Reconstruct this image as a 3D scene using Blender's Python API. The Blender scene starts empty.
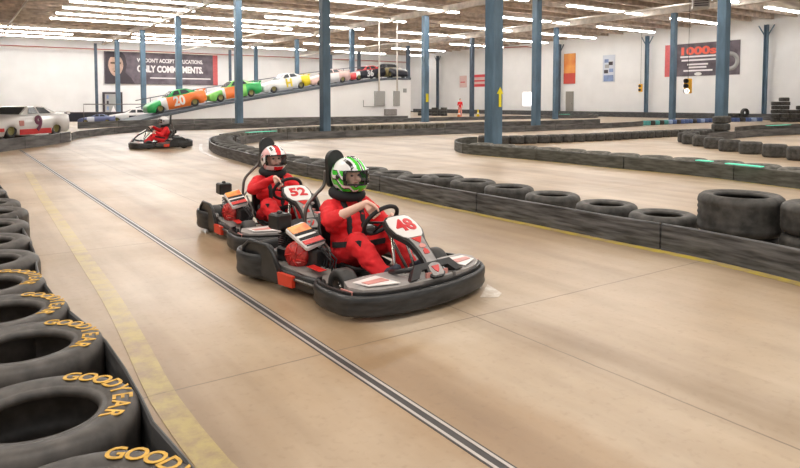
import bpy, bmesh, math, random
from mathutils import Vector, Matrix, noise
random.seed(7)
C = bpy.context.scene.collection
SC = bpy.context.scene
PI = math.pi
R = math.radians

# ------------------------------------------------------------------ camera
H = 1.45; F_PX = 650.0; PITCH = R(3.1); PPV = 137.2
cam_d = bpy.data.cameras.new('camera'); cam = bpy.data.objects.new('camera', cam_d); C.objects.link(cam)
cam.location = (0, 0, H); cam.rotation_euler = (PI/2 - PITCH, 0, 0)
cam_d.sensor_width = 36; cam_d.lens = F_PX*36/800; cam_d.shift_y = -(234-PPV)/800
cam_d.clip_end = 400
SC.camera = cam

# ------------------------------------------------------------------ world, light, exposure
w = bpy.data.worlds.new('world'); SC.world = w; w.use_nodes = True
w.node_tree.nodes['Background'].inputs[0].default_value = (1.0, .965, .93, 1)
w.node_tree.nodes['Background'].inputs[1].default_value = .62
SC.view_settings.view_transform = 'Standard'; SC.view_settings.look = 'None'
SC.view_settings.gamma = 1; SC.view_settings.use_curve_mapping = False
SC.view_settings.exposure = 0.40
TUBE = 24.0          # strength of the fluorescent tubes
CZ = 8.55             # ceiling height
E1 = Vector((.824, .566, 0)); E2 = Vector((-.566, .824, 0)); CORNER = Vector((1.2, 94.6, 0))
ROT = math.atan2(.566, .824)
def W(a, b, z=0.0): return CORNER + E1*a + E2*b + Vector((0, 0, z))
def area(a, b, sx, sy, power):
    d = bpy.data.lights.new('ceiling_area_light', 'AREA'); d.shape = 'RECTANGLE'; d.size = sx; d.size_y = sy
    d.energy = power; d.color = (1, .96, .91)
    o = bpy.data.objects.new('ceiling_area_light', d); C.objects.link(o)
    o.location = W(a, b, CZ-.45); o.rotation_euler = (0, 0, ROT)
for a_ in (-66, -54, -42, -30):
    for b_ in (-60, -68, -76):
        area(a_, b_, 9, .5, 330)

# ------------------------------------------------------------------ projecting helpers (measuring the place)
def ray(u, v):
    dv = v-PPV; s, c = math.sin(PITCH), math.cos(PITCH)
    return Vector((u-400, F_PX*c - dv*s, -F_PX*s - dv*c))
def G(u, v, h=0.0):
    r = ray(u, v); k = (h-H)/r.z
    return Vector((r.x*k, r.y*k, h))
def onwall(u, v, b):
    """point of the back wall plane (b constant) seen at u, v -> a, z"""
    r = ray(u, v); o = -CORNER
    k = (b - o.dot(E2))/r.dot(E2); p = r*k + o
    return p.dot(E1), H + r.z*k
def onwallr(u, v, a=0.0):
    r = ray(u, v); o = -CORNER
    k = (a - o.dot(E1))/r.dot(E1); p = r*k + o
    return p.dot(E2), H + r.z*k

# ------------------------------------------------------------------ materials
MATS = {}
def mat(name, col, rough=.6, metal=0.0, noise_amt=0.0, nscale=8.0, emit=0, stretch=None, col2=None, coat=0, bump=0, alpha=1):
    m = bpy.data.materials.new(name); m.use_nodes = True; nt = m.node_tree; N = nt.nodes; L = nt.links
    p = N['Principled BSDF']; p.inputs['Roughness'].default_value = rough; p.inputs['Metallic'].default_value = metal
    p.inputs['Coat Weight'].default_value = coat
    c = (*col, 1); p.inputs['Base Color'].default_value = c
    if alpha < 1: p.inputs['Alpha'].default_value = alpha
    if noise_amt or col2 or bump:
        tc = N.new('ShaderNodeTexCoord'); mp = N.new('ShaderNodeMapping'); L.new(tc.outputs['Object'], mp.inputs[0])
        if stretch: mp.inputs['Scale'].default_value = stretch
        nz = N.new('ShaderNodeTexNoise'); nz.inputs['Scale'].default_value = nscale; nz.inputs['Detail'].default_value = 5
        L.new(mp.outputs[0], nz.inputs['Vector'])
        cr = N.new('ShaderNodeValToRGB'); L.new(nz.outputs['Fac'], cr.inputs[0])
        a = tuple(x*(1-noise_amt) for x in col); b = col2 or tuple(min(1, x*(1+noise_amt)) for x in col)
        cr.color_ramp.elements[0].position = .35; cr.color_ramp.elements[1].position = .68
        cr.color_ramp.elements[0].color = (*a, 1); cr.color_ramp.elements[1].color = (*b, 1)
        L.new(cr.outputs[0], p.inputs['Base Color'])
        if bump:
            bp = N.new('ShaderNodeBump'); bp.inputs['Strength'].default_value = bump; bp.inputs['Distance'].default_value = .02
            L.new(nz.outputs['Fac'], bp.inputs['Height']); L.new(bp.outputs[0], p.inputs['Normal'])
    if emit:
        p.inputs['Emission Color'].default_value = c; p.inputs['Emission Strength'].default_value = emit
    MATS[name] = m; return m
M = MATS
mat('wall_paint', (.87, .87, .87), .8, noise_amt=.03, nscale=.6)
mat('deck_tan', (.80, .71, .62), .9, noise_amt=.35, nscale=1.5, stretch=(.15, 1, 1))
mat('joist_brown', (.50, .41, .34), .8, noise_amt=.3, nscale=2)
mat('beam_grey', (.62, .56, .50), .7, noise_amt=.2, nscale=2)
mat('conduit_white', (.75, .70, .64), .5, noise_amt=.05)
mat('pipe_red', (.40, .10, .09), .5, noise_amt=.1)
mat('fixture_white', (.85, .83, .80), .5)
mat('tube_light', (1, .985, .965), .5, emit=TUBE)
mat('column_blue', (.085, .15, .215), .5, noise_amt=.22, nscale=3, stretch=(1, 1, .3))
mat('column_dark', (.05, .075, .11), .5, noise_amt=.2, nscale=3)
mat('arrow_yellow', (.80, .70, .02), .5)
mat('rubber', (.030, .029, .028), .52, noise_amt=.3, nscale=9)
mat('rubber_brown', (.042, .037, .033), .50, col2=(.075, .066, .058), nscale=14, noise_amt=.2)
mat('rubber_grey', (.038, .036, .032), .62, col2=(.085, .08, .072), nscale=10, noise_amt=.3)
mat('rubber_dusty', (.10, .095, .08), .8, col2=(.19, .18, .155), nscale=7, noise_amt=.3)
mat('lettering_yellow', (.58, .33, .035), .55, noise_amt=.25, nscale=30)
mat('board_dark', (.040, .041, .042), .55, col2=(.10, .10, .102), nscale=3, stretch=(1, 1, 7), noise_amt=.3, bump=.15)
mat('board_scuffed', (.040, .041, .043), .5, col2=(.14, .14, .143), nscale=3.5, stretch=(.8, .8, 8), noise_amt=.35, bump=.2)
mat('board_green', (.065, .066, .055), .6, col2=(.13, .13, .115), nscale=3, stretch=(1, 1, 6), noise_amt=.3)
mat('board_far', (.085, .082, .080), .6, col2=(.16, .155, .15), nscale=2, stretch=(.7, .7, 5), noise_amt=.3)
mat('board_top', (.25, .23, .20), .7, noise_amt=.3, nscale=4)
mat('rail_groove', (.035, .03, .03), .5, noise_amt=.2)
mat('rail_steel', (.48, .44, .41), .35, metal=.4)
mat('black_plastic', (.018, .018, .019), .38, noise_amt=.35, nscale=12)
mat('bumper_plastic', (.016, .017, .018), .42, col2=(.042, .043, .045), nscale=7, stretch=(1, 1, 4), noise_amt=.3)
mat('black_metal', (.02, .02, .022), .3, metal=.5)
mat('dark_steel', (.16, .15, .14), .35, metal=.8)
mat('chrome', (.65, .63, .60), .22, metal=.9)
mat('kart_grey', (.23, .215, .20), .4, noise_amt=.15, nscale=12)
mat('kart_silver', (.31, .29, .28), .35, noise_amt=.15, nscale=15)
mat('kart_white', (.78, .75, .73), .35, noise_amt=.05)
mat('kart_red', (.62, .025, .02), .35, noise_amt=.12, nscale=14)
mat('kart_pink', (.62, .27, .24), .4, noise_amt=.15)
mat('kart_orange', (.80, .16, .03), .35, col2=(.90, .42, .08), nscale=14, noise_amt=.1)
mat('shroud_red', (.40, .012, .012), .25, col2=(.62, .06, .05), nscale=20, noise_amt=.4)
mat('sticker_red', (.62, .05, .02), .4)
mat('number_red', (.60, .012, .02), .4)
mat('suit_red', (.72, .012, .018), .75, noise_amt=.12, nscale=9, bump=.25)
mat('suit_darkred', (.34, .015, .02), .75, noise_amt=.15)
mat('skin', (.80, .50, .40), .5, noise_amt=.06, nscale=12)
mat('eye_dark', (.03, .02, .02), .3)
mat('lips', (.48, .17, .14), .5)
mat('hair_brown', (.10, .06, .035), .7)
mat('collar_black', (.012, .012, .014), .85, bump=.2)
mat('belt_black', (.018, .018, .02), .8)
mat('shoe_dark', (.03, .035, .055), .6)
mat('shoe_grey', (.38, .36, .35), .6)
mat('helm_white', (.82, .82, .82), .18, coat=.5)
mat('helm_green', (.06, .62, .04), .18, coat=.5)
mat('helm_black', (.015, .015, .017), .2, coat=.5)
mat('helm_red', (.70, .03, .04), .18, coat=.5)
mat('helm_pink', (.75, .42, .42), .2, coat=.5)
mat('helm_grey', (.38, .37, .38), .25, coat=.3)
mat('teal_glow', (.12, .70, .48), .5, emit=.35)
mat('teal_paint', (.10, .38, .38), .7, noise_amt=.2)
mat('blue_paint', (.10, .16, .38), .7, noise_amt=.2)
mat('lightblue_paint', (.42, .55, .80), .7, noise_amt=.1)
mat('car_white', (.80, .78, .76), .3, coat=.4)
mat('car_glass', (.05, .055, .06), .15)
mat('car_red', (.70, .05, .05), .3, coat=.3)
mat('car_maroon', (.16, .02, .07), .3)
mat('car_orange', (.88, .20, .03), .3, coat=.3)
mat('car_green', (.03, .42, .10), .3, coat=.3)
mat('car_lime', (.22, .62, .12), .3, coat=.3)
mat('car_pink', (.70, .48, .44), .3)
mat('car_black', (.02, .02, .03), .3)
mat('car_gold', (.35, .28, .12), .4)
mat('car_yellow', (.85, .65, .02), .3)
mat('car_blue', (.15, .18, .35), .3)
mat('car_brass', (.25, .22, .07), .4, metal=.4)
mat('banner_plum', (.105, .085, .105), .6, col2=(.17, .14, .165), nscale=1.2, noise_amt=.2)
mat('banner_white', (.85, .83, .83), .6)
mat('banner_red', (.62, .12, .12), .6, noise_amt=.1)
mat('banner_orangered', (.85, .14, .09), .6)
mat('banner_face', (.55, .38, .30), .7, noise_amt=.2, nscale=2)
mat('banner_dark', (.05, .04, .05), .7)
mat('poster_orange', (.75, .20, .04), .6, col2=(.85, .42, .10), nscale=.7, noise_amt=.1)
mat('poster_red', (.55, .07, .05), .6)
mat('poster_blue', (.22, .30, .52), .6, noise_amt=.2, nscale=2)
mat('poster_pale', (.62, .66, .74), .6)
mat('sign_red', (.75, .07, .08), .6)
mat('sign_pink', (.72, .52, .50), .6)
mat('door_grey', (.30, .28, .25), .6)
mat('box_grey', (.36, .36, .35), .5)
mat('window_glow', (1, 1, 1), .5, emit=1.3)
mat('signal_yellow', (.85, .45, .02), .5)
mat('signal_black', (.02, .02, .02), .5)
mat('signal_lamp', (.9, .92, .95), .4, emit=1.6)
mat('cone_orange', (.80, .25, .10), .6)
mat('ramp_dark', (.10, .115, .14), .6, noise_amt=.1)
mat('hvac_grey', (.40, .38, .36), .5)

def glass_mat():
    m = bpy.data.materials.new('visor_clear'); m.use_nodes = True; nt = m.node_tree; N = nt.nodes
    N.remove(N['Principled BSDF']); tr = N.new('ShaderNodeBsdfTransparent'); gl = N.new('ShaderNodeBsdfGlossy'); mx = N.new('ShaderNodeMixShader')
    tr.inputs[0].default_value = (.97, .97, .97, 1); gl.inputs['Roughness'].default_value = .08
    lw = N.new('ShaderNodeLayerWeight'); lw.inputs[0].default_value = .25
    nt.links.new(lw.outputs['Fresnel'], mx.inputs[0]); nt.links.new(tr.outputs[0], mx.inputs[1]); nt.links.new(gl.outputs[0], mx.inputs[2])
    nt.links.new(mx.outputs[0], N['Material Output'].inputs[0]); MATS['visor_clear'] = m
glass_mat()
MATS['car_glass'].node_tree.nodes['Principled BSDF'].inputs['Specular IOR Level'].default_value = .12

def floor_nodes(m, paint=None):
    """concrete slab; object coords are the hall's own a, b axes; paint = worn coat over it"""
    m.use_nodes = True; nt = m.node_tree; N = nt.nodes; L = nt.links; p = N['Principled BSDF']
    tc = N.new('ShaderNodeTexCoord')
    def nz(scale, sc=(1, 1, 1), det=5, rough=.55):
        mp = N.new('ShaderNodeMapping'); mp.inputs['Scale'].default_value = sc; L.new(tc.outputs['Object'], mp.inputs[0])
        n = N.new('ShaderNodeTexNoise'); n.inputs['Scale'].default_value = scale; n.inputs['Detail'].default_value = det
        n.inputs['Roughness'].default_value = rough; L.new(mp.outputs[0], n.inputs['Vector']); return n.outputs['Fac']
    def ramp(src, stops):
        r = N.new('ShaderNodeValToRGB'); L.new(src, r.inputs[0])
        while len(r.color_ramp.elements) < len(stops): r.color_ramp.elements.new(.5)
        for e, (pos, c) in zip(r.color_ramp.elements, stops): e.position = pos; e.color = (*c, 1) if len(c) == 3 else c
        return r.outputs[0]
    def mixc(fac, a, b, typ='MIX'):
        x = N.new('ShaderNodeMix'); x.data_type = 'RGBA'; x.blend_type = typ
        if isinstance(fac, float): x.inputs[0].default_value = fac
        else: L.new(fac, x.inputs[0])
        for i, s in ((6, a), (7, b)):
            if isinstance(s, tuple): x.inputs[i].default_value = (*s, 1)
            else: L.new(s, x.inputs[i])
        return x.outputs[2]
    def math_(op, a, b=None):
        x = N.new('ShaderNodeMath'); x.operation = op
        for i, s in enumerate((a, b)):
            if s is None: continue
            if isinstance(s, (int, float)): x.inputs[i].default_value = s
            else: L.new(s, x.inputs[i])
        return x.outputs[0]
    base = ramp(nz(.45), [(.30, (.34, .240, .145)), (.50, (.44, .34, .235)), (.66, (.55, .465, .37))])
    streak = ramp(nz(1.1, (1.6, .10, 1)), [(.32, (.66, .61, .55)), (.55, (1, 1, 1)), (.72, (1.14, 1.15, 1.17))])
    c = mixc(.85, base, streak, 'MULTIPLY')
    c = mixc(.75, c, ramp(nz(3.2, (1, .35, 1)), [(.33, (.84, .82, .79)), (.58, (1, 1, 1)), (.9, (1.05, 1.05, 1.05))]), 'MULTIPLY')
    c = mixc(.8, c, ramp(nz(22), [(.28, (.86, .84, .82)), (.45, (1, 1, 1)), (1, (1, 1, 1))]), 'MULTIPLY')
    # warm stains
    c = mixc(.6, c, ramp(nz(.9, (1, 1, 1), 7), [(.52, (1, 1, 1)), (.70, (.80, .66, .48))]), 'MULTIPLY')
    # worn tan wheel path beside the steel track
    sx = N.new('ShaderNodeSeparateXYZ'); L.new(tc.outputs['Object'], sx.inputs[0])
    dd = math_('ABSOLUTE', math_('ADD', math_('ADD', sx.outputs['X'], 52.62), math_('MULTIPLY', math_('SUBTRACT', nz(1.5), .5), .5)))
    band = ramp(dd, [(.22, (.80, .68, .52)), (.42, (1, 1, 1))])
    c = mixc(.7, c, band, 'MULTIPLY')
    # saw-cut joints, every 4.9 m along both axes
    wob = math_('MULTIPLY', math_('SUBTRACT', nz(4), .5), .02)
    def joint(coord, off, per, wid):
        f = math_('ADD', math_('ADD', coord, off), wob)
        f = math_('ABSOLUTE', math_('SUBTRACT', math_('FRACT', math_('DIVIDE', f, per)), .5))
        return math_('LESS_THAN', math_('MULTIPLY', f, per), wid)
    j = math_('MAXIMUM', joint(sx.outputs['X'], 52.8+2.44*.5+.1, 4.88, .006), joint(sx.outputs['Y'], JB, 3.66, .006))
    c = mixc(math_('MULTIPLY', j, math_('ADD', math_('MULTIPLY', nz(2.3), 1.1), .15)), c, (.13, .095, .065))
    if paint:
        pf = ramp(nz(5, (1, 1, 1), 7, .7), [(.36, (0, 0, 0)), (.60, (1, 1, 1))] if paint[1] > .6 else [(.36, (.0, .0, .0)), (.58, (1, 1, 1))])
        c = mixc(math_('MULTIPLY', pf, paint[1]), c, paint[0])
    L.new(c, p.inputs['Base Color'])
    rr = N.new('ShaderNodeMapRange'); L.new(nz(1.4), rr.inputs[0]); rr.inputs[3].default_value = .30; rr.inputs[4].default_value = .50
    L.new(rr.outputs[0], p.inputs['Roughness'])
    p.inputs['Specular IOR Level'].default_value = .5
# joint phase so that one cut passes the spot seen at the lower left
_p = G(149, 399) - CORNER
JB = -(_p.dot(E2)) + 3.66/2
for nm, pn in (('concrete', None), ('line_yellow_worn', ((.56, .46, .12), .47)), ('line_yellow', ((.60, .47, .05), .92)), ('line_white', ((.80, .77, .72), .8))):
    m_ = bpy.data.materials.new(nm); MATS[nm] = m_; floor_nodes(m_, pn)

# ------------------------------------------------------------------ mesh builder
class MB:
    def __init__(s): s.v = []; s.f = []; s.m = []; s.s = []
    def add(s, vs, fs, mi=0, smooth=False, M_=None):
        o = len(s.v); s.v += [(M_ @ Vector(v)) if M_ else Vector(v) for v in vs]
        for f in fs: s.f.append(tuple(i+o for i in f)); s.m.append(mi); s.s.append(smooth)
        return s
    def box(s, x0, x1, y0, y1, z0, z1, mi=0, M_=None, bev=0):
        if bev:
            b = bev; vs = []; fs = []
            def ring(z, i): return [(x0+i, y0+i+b, z), (x0+i, y1-i-b, z), (x0+i+b, y1-i, z), (x1-i-b, y1-i, z), (x1-i, y1-i-b, z), (x1-i, y0+i+b, z), (x1-i-b, y0+i, z), (x0+i+b, y0+i, z)]
            rs = [ring(z0, b), ring(z0+b, 0), ring(z1-b, 0), ring(z1, b)]
            for r in rs: vs += r
            for k in range(3):
                for i in range(8):
                    j = (i+1) % 8; fs.append((k*8+i, k*8+8+i, k*8+8+j, k*8+j))
            fs.append(tuple(range(8))); fs.append(tuple(31-i for i in range(8)))
            return s.add(vs, fs, mi, False, M_)
        vs = [(x, y, z) for x in (x0, x1) for y in (y0, y1) for z in (z0, z1)]
        return s.add(vs, [(0, 1, 3, 2), (4, 6, 7, 5), (0, 4, 5, 1), (2, 3, 7, 6), (0, 2, 6, 4), (1, 5, 7, 3)], mi, False, M_)
    def tube(s, pts, r, n=8, mi=0, closed=False, M_=None, caps=True):
        pts = [Vector(p) for p in pts]; N_ = len(pts); rs = r if isinstance(r, (list, tuple)) else [r]*N_
        vs = []; fs = []; up = None
        for i, p in enumerate(pts):
            a = pts[i-1] if (i > 0 or closed) else p; b = pts[(i+1) % N_] if (i < N_-1 or closed) else p
            t = (b-a).normalized()
            if up is None:
                up = Vector((0, 0, 1)) if abs(t.z) < .9 else Vector((1, 0, 0))
            u = (up - t*up.dot(t)).normalized(); up = u; w_ = t.cross(u)
            for k in range(n):
                an = 2*PI*k/n; vs.append(p + (u*math.cos(an)+w_*math.sin(an))*rs[i])
        for i in range(N_ if closed else N_-1):
            j = (i+1) % N_
            for k in range(n): fs.append((i*n+k, j*n+k, j*n+(k+1) % n, i*n+(k+1) % n))
        if caps and not closed: fs.append(tuple(range(n))); fs.append(tuple((N_-1)*n+n-1-k for k in range(n)))
        return s.add(vs, fs, mi, True, M_)
    def lathe(s, prof, n=32, mi=0, M_=None, closed=True, smooth=True):
        vs = []; fs = []; m = len(prof)
        for i in range(n):
            a = 2*PI*i/n
            for (r, z) in prof: vs.append((r*math.cos(a), r*math.sin(a), z))
        for i in range(n):
            j = (i+1) % n
            for k in range(m if closed else m-1):
                l = (k+1) % m; fs.append((i*m+k, j*m+k, j*m+l, i*m+l))
        return s.add(vs, fs, mi, smooth, M_)
    def ell(s, c, rad, n=16, m=10, mi=0, M_=None):
        vs = []; fs = []
        for i in range(m+1):
            ph = PI*i/m
            for j in range(n):
                th = 2*PI*j/n; vs.append((c[0]+rad[0]*math.sin(ph)*math.cos(th), c[1]+rad[1]*math.sin(ph)*math.sin(th), c[2]+rad[2]*math.cos(ph)))
        for i in range(m):
            for j in range(n):
                fs.append((i*n+j, (i+1)*n+j, (i+1)*n+(j+1) % n, i*n+(j+1) % n))
        return s.add(vs, fs, mi, True, M_)
    def prism(s, poly, d, mi=0, M_=None, smooth=False):
        """poly: (x, y) outline; extruded along z from 0 to d"""
        n = len(poly); vs = [(x, y, 0) for x, y in poly]+[(x, y, d) for x, y in poly]
        fs = [tuple(range(n-1, -1, -1)), tuple(range(n, 2*n))]+[(i, (i+1) % n, n+(i+1) % n, n+i) for i in range(n)]
        return s.add(vs, fs, mi, smooth, M_)
    def sweep(s, path, prof, mi=0, closed=False, M_=None, smooth=False, caps=True):
        """path: list of (x, y[, z]) ground points; prof: (offset to the left, z) closed outline"""
        P = [Vector((p[0], p[1], p[2] if len(p) > 2 else 0)) for p in path]; n = len(P); m = len(prof); vs = []; fs = []
        for i, p in enumerate(P):
            a = P[i-1] if (i > 0 or closed) else P[i]; b = P[(i+1) % n] if (i < n-1 or closed) else P[i]
            t = (b-a); t.z = 0; t.normalize(); l = Vector((-t.y, t.x, 0))
            k = 1.0
            if 0 < i < n-1:
                t1 = (P[i]-P[i-1]); t1.z = 0; t1.normalize(); k = 1/max(.6, abs(t1.dot(t)))
            for (o, z) in prof: vs.append(p + l*o*k + Vector((0, 0, z)))
        for i in range(n if closed else n-1):
            j = (i+1) % n
            for k in range(m): fs.append((i*m+k, j*m+k, j*m+(k+1) % m, i*m+(k+1) % m))
        if caps and not closed: fs.append(tuple(range(m))); fs.append(tuple((n-1)*m+m-1-k for k in range(m)))
        return s.add(vs, fs, mi, smooth, M_)
    def mesh(s, me, mi=0, M_=None):
        return s.add([v.co for v in me.vertices], [tuple(p.vertices) for p in me.polygons], mi, False, M_)
    def data(s, name, mats):
        me = bpy.data.meshes.new(name); me.from_pydata([tuple(v) for v in s.v], [], s.f)
        for m in (mats if isinstance(mats, (list, tuple)) else [mats]): me.materials.append(MATS[m])
        me.polygons.foreach_set('material_index', s.m); me.polygons.foreach_set('use_smooth', s.s)
        bm = bmesh.new(); bm.from_mesh(me); bmesh.ops.recalc_face_normals(bm, faces=bm.faces); bm.to_mesh(me); bm.free()
        me.update(); return me
    def build(s, name, mats, parent=None):
        o = bpy.data.objects.new(name, s.data(name, mats)); C.objects.link(o)
        if parent: o.parent = parent
        return o
def tag(o, label=None, cat=None, group=None, kind=None):
    if label: o['label'] = label
    if cat: o['category'] = cat
    if group: o['group'] = group
    if kind: o['kind'] = kind
    return o
def empty(name, loc=(0, 0, 0), rz=0, label=None, cat=None, group=None, kind=None):
    o = bpy.data.objects.new(name, None); C.objects.link(o); o.location = loc; o.rotation_euler = (0, 0, rz)
    o.empty_display_size = .1
    return tag(o, label, cat, group, kind)
def copy_tree(o, parent=None):
    c = o.copy(); C.objects.link(c); c.parent = parent
    for ch in [x for x in o.children]: copy_tree(ch, c)
    return c
def inst(o, name, loc, rz=0, label=None, cat=None, group=None):
    c = bpy.data.objects.new(name, o if isinstance(o, bpy.types.Mesh) else o.data); C.objects.link(c)
    c.location = loc; c.rotation_euler = (0, 0, rz); return tag(c, label, cat, group)
TXT = {}
def text_mesh(t, bold=.0, ext=.01):
    k = (t, bold, ext)
    if k in TXT: return TXT[k]
    cu = bpy.data.curves.new('t', 'FONT'); cu.body = t; cu.extrude = ext; cu.offset = bold; cu.align_x = 'CENTER'; cu.align_y = 'CENTER'
    cu.resolution_u = 3
    o = bpy.data.objects.new('t', cu); C.objects.link(o); bpy.context.view_layer.update()
    me = bpy.data.meshes.new_from_object(o.evaluated_get(bpy.context.evaluated_depsgraph_get()))
    bpy.data.objects.remove(o); bpy.data.curves.remove(cu); TXT[k] = me; return me
def frame(origin, x, y):
    x = Vector(x).normalized(); y = Vector(y); z = x.cross(y).normalized(); y = z.cross(x)
    m = Matrix((x, y, z)).transposed().to_4x4(); m.translation = Vector(origin); return m

# ================================================================== STRUCTURE
HR = Matrix.Rotation(ROT, 4, 'Z')
def hall(o):
    o.location = CORNER; o.rotation_euler = (0, 0, ROT); return o
A0, B0 = -92.0, -96.0
fl = hall(MB().box(A0, .4, B0, .4, -.3, 0).build('floor', 'concrete')); tag(fl, kind='structure')
tag(hall(MB().box(A0, .4, 0, .3, 0, CZ).build('wall_back', 'wall_paint')), kind='structure')
tag(hall(MB().box(0, .3, B0, 0, 0, CZ).build('wall_right', 'wall_paint')), kind='structure')
tag(hall(MB().box(A0-.3, A0, B0, .3, 0, CZ).build('wall_left', 'wall_paint')), kind='structure')
cl = hall(MB().box(A0, .3, -80, .3, CZ, CZ+.2).build('ceiling', 'deck_tan')); tag(cl, kind='structure')
# purlins (deep joists) parallel to the back wall, girders on the column rows
n_ = 0
for i in range(30):
    b = -1.0 - i*1.78
    o = hall(MB().box(A0, 0, b-.07, b+.07, CZ-.42, CZ-.02).box(A0, 0, b-.11, b+.11, CZ-.46, CZ-.42).build('trim_%d' % (i+1), 'joist_brown')); tag(o, kind='structure')
for i, a in enumerate((-12.8, -26.3, -40.9, -55.4, -70)):
    o = hall(MB().box(a-.12, a+.12, -80, 0, CZ-.50, CZ-.46).box(a-.03, a+.03, -80, 0, CZ-.85, CZ-.46).box(a-.12, a+.12, -80, 0, CZ-.89, CZ-.85).build('trim_%d' % (i+40), 'beam_grey')); tag(o, kind='structure')
# seam ledge on the right wall
tag(hall(MB().box(-.03, 0, B0, 0, 3.35, 3.40).build('trim_50', 'wall_paint')), kind='structure')
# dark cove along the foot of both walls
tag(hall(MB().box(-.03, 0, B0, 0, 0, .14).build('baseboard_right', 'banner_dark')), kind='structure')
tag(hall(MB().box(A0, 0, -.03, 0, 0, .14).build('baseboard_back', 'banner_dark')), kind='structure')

# conduits and pipes under the ceiling
def pipe(name, pts, r, m, label, group=None):
    o = MB().tube([W(*p) for p in pts], r, 8).build(name, m); tag(o, label, 'pipe', group)
a1, z1 = onwall(0, 38, -.15)
pipe('sprinkler_pipe', [(A0, -.35, 7.15), (-.5, -.35, 7.15)], .07, 'pipe_red', 'dark red sprinkler pipe running along the top of the left white wall')
pipe('sprinkler_pipe', [(A0, -1.2, 7.0), (-.5, -1.2, 7.0)], .05, 'conduit_white', 'thin pale pipe running just in front of the red pipe along the left wall')
for k, a in enumerate((-51, -33.6, -19.4)):
    pipe('conduit', [(a, -60, 7.1), (a, -2, 7.1)], .06, 'conduit_white',
         ('pale conduit crossing the ceiling at the top left corner', 'pale conduit crossing below the ceiling lights above the ramp', 'pale conduit crossing the ceiling behind the big arrow column')[k])

# ceiling lights: bright twin tubes in long rows
fx = MB(); fx.box(-1.3, 1.3, -.20, .20, .03, .12); FX = fx.data('housing', 'fixture_white')
tb = MB(); tb.tube([(-1.28, -.09, -.01), (1.28, -.09, -.01)], .05, 8); tb.tube([(-1.28, .09, -.01), (1.28, .09, -.01)], .05, 8); TB = tb.data('tube', 'tube_light')
nl = 0
for i, b in enumerate((-5, -13, -21.4, -28.2, -34.6, -41.2, -48, -55, -9, -24.8, -31.4)):
    a = (-48.3 if b < -20 else -66) + 1.3; kk = 0
    while a < -1.5:
        p = W(a, b, CZ-.75)
        u = 400+650*p.x/max(p.y, 1); v = 102-650*(p.z-H)/max(p.y, 1)
        if -30 < u < 830 and -25 < v < 95 and (i < 8 or (a < -29 and kk % 5 < 3)):
            r = bpy.data.objects.new('ceiling_light', None); C.objects.link(r); r.location = p; r.rotation_euler = (0, 0, ROT)
            left = u < 400
            tag(r, ('fluorescent twin tube fixture in a bright long row above the %s half of the hall' % ('left' if left else 'right')), 'ceiling light', 'fluorescent ceiling lights over the %s half' % ('left' if left else 'right'))
            for me, nm in ((FX, 'housing'), (TB, 'tube')):
                o = bpy.data.objects.new(nm, me); C.objects.link(o); o.parent = r
            nl += 1
        kk += 1
        a += 2.62 if a < -27 - (i % 3)*3 or kk % 3 else 6.3
print('lights', nl)

# columns ----------------------------------------------------------
COLS = []
def column(name, a, b, wd, m, label, group=None, brace=0, arrow=None, z1=CZ-.89, z0=0):
    COLS.append(W(a, b))
    r = empty(name, W(a, b, z0), ROT, label, 'column', group)
    h = wd/2; t = .05
    mb = MB(); mb.box(-h, h, -h, -h+t, 0, z1-z0).box(-h, h, h-t, h, 0, z1-z0).box(-t/2, t/2, -h+t, h-t, 0, z1-z0)
    if wd > .3: mb = MB().box(-h, h, -h, h, .02, z1-z0, bev=.03)
    mb.build('post', m, r)
    MB().box(-h*1.3, h*1.3, -h*1.3, h*1.3, 0, .03).build('base_plate', m, r)
    if brace:
        for s in (-1, 1):
            MB().tube([(0, s*h, z1-z0-.85), (0, s*.62, z1-z0-.05)], .05, 6).build('brace', m, r)
    if arrow:
        face, z = arrow
        MB().prism([(-.055, -.33), (.055, -.33), (.055, .1), (.14, .1), (0, .32), (-.14, .1), (-.055, .1)], .01,
                   M_=Matrix.Translation((.07, -h-.012, z)) @ Matrix.Rotation(R(90), 4, 'X')).build('arrow_sign', 'arrow_yellow', r)
    return r
col_r1 = [(-18.1, 'blue steel column seen between the left banner\'s two lines of words'), (-7.5, 'slim blue column in front of the portrait end of the left banner'),
          (-28.9, 'blue column behind the orange car on the ramp'), (-39.6, 'tall blue column in front of the green and orange car'),
          (-50.3, 'thick blue column behind the front driver\'s headrest in front of the ramp wall')]
for b, lb in col_r1: column('steel_column', {-39.6: -40.4, -50.3: -40.25}.get(b, -40.9), b, .40, 'column_blue', lb, 'blue columns of the hall')
column('steel_column', -39.85, -61.35, .44, 'column_blue', 'nearest thick blue column with a yellow up arrow, inside the middle island', 'blue columns of the hall', arrow=(0, 1.62))
for b, lb in ((-7.5, 'blue column behind the pale car with the yellow front'), (-18.1, 'blue column above the pinkish car on the ramp'), (-28.9, 'blue column between the pinkish car and the black car on the ramp'),
              (-39.4, 'blue column right of the white ramp building with a yellow tag'), (-50.3, 'tall blue column just right of the arrow column'), (-61.4, 'thick blue column in front of the right banner')):
    z0 = 0
    r = column('steel_column', -26.3+(.2 if b < -60 else 0), b, .42 if b < -30 else .36, 'column_blue', lb, 'blue columns of the hall')
    if b == -39.4: MB().box(-.1, .12, -.235, -.22, 1.45, 2.05).build('tag', 'arrow_yellow', r)
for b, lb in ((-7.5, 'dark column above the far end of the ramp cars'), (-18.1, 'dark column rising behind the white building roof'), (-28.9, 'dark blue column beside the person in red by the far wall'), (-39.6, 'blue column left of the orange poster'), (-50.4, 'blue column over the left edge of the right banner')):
    column('steel_column', -12.8, b, .36, 'column_blue' if b < -30 else 'column_dark', lb, 'blue columns of the hall')
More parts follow.
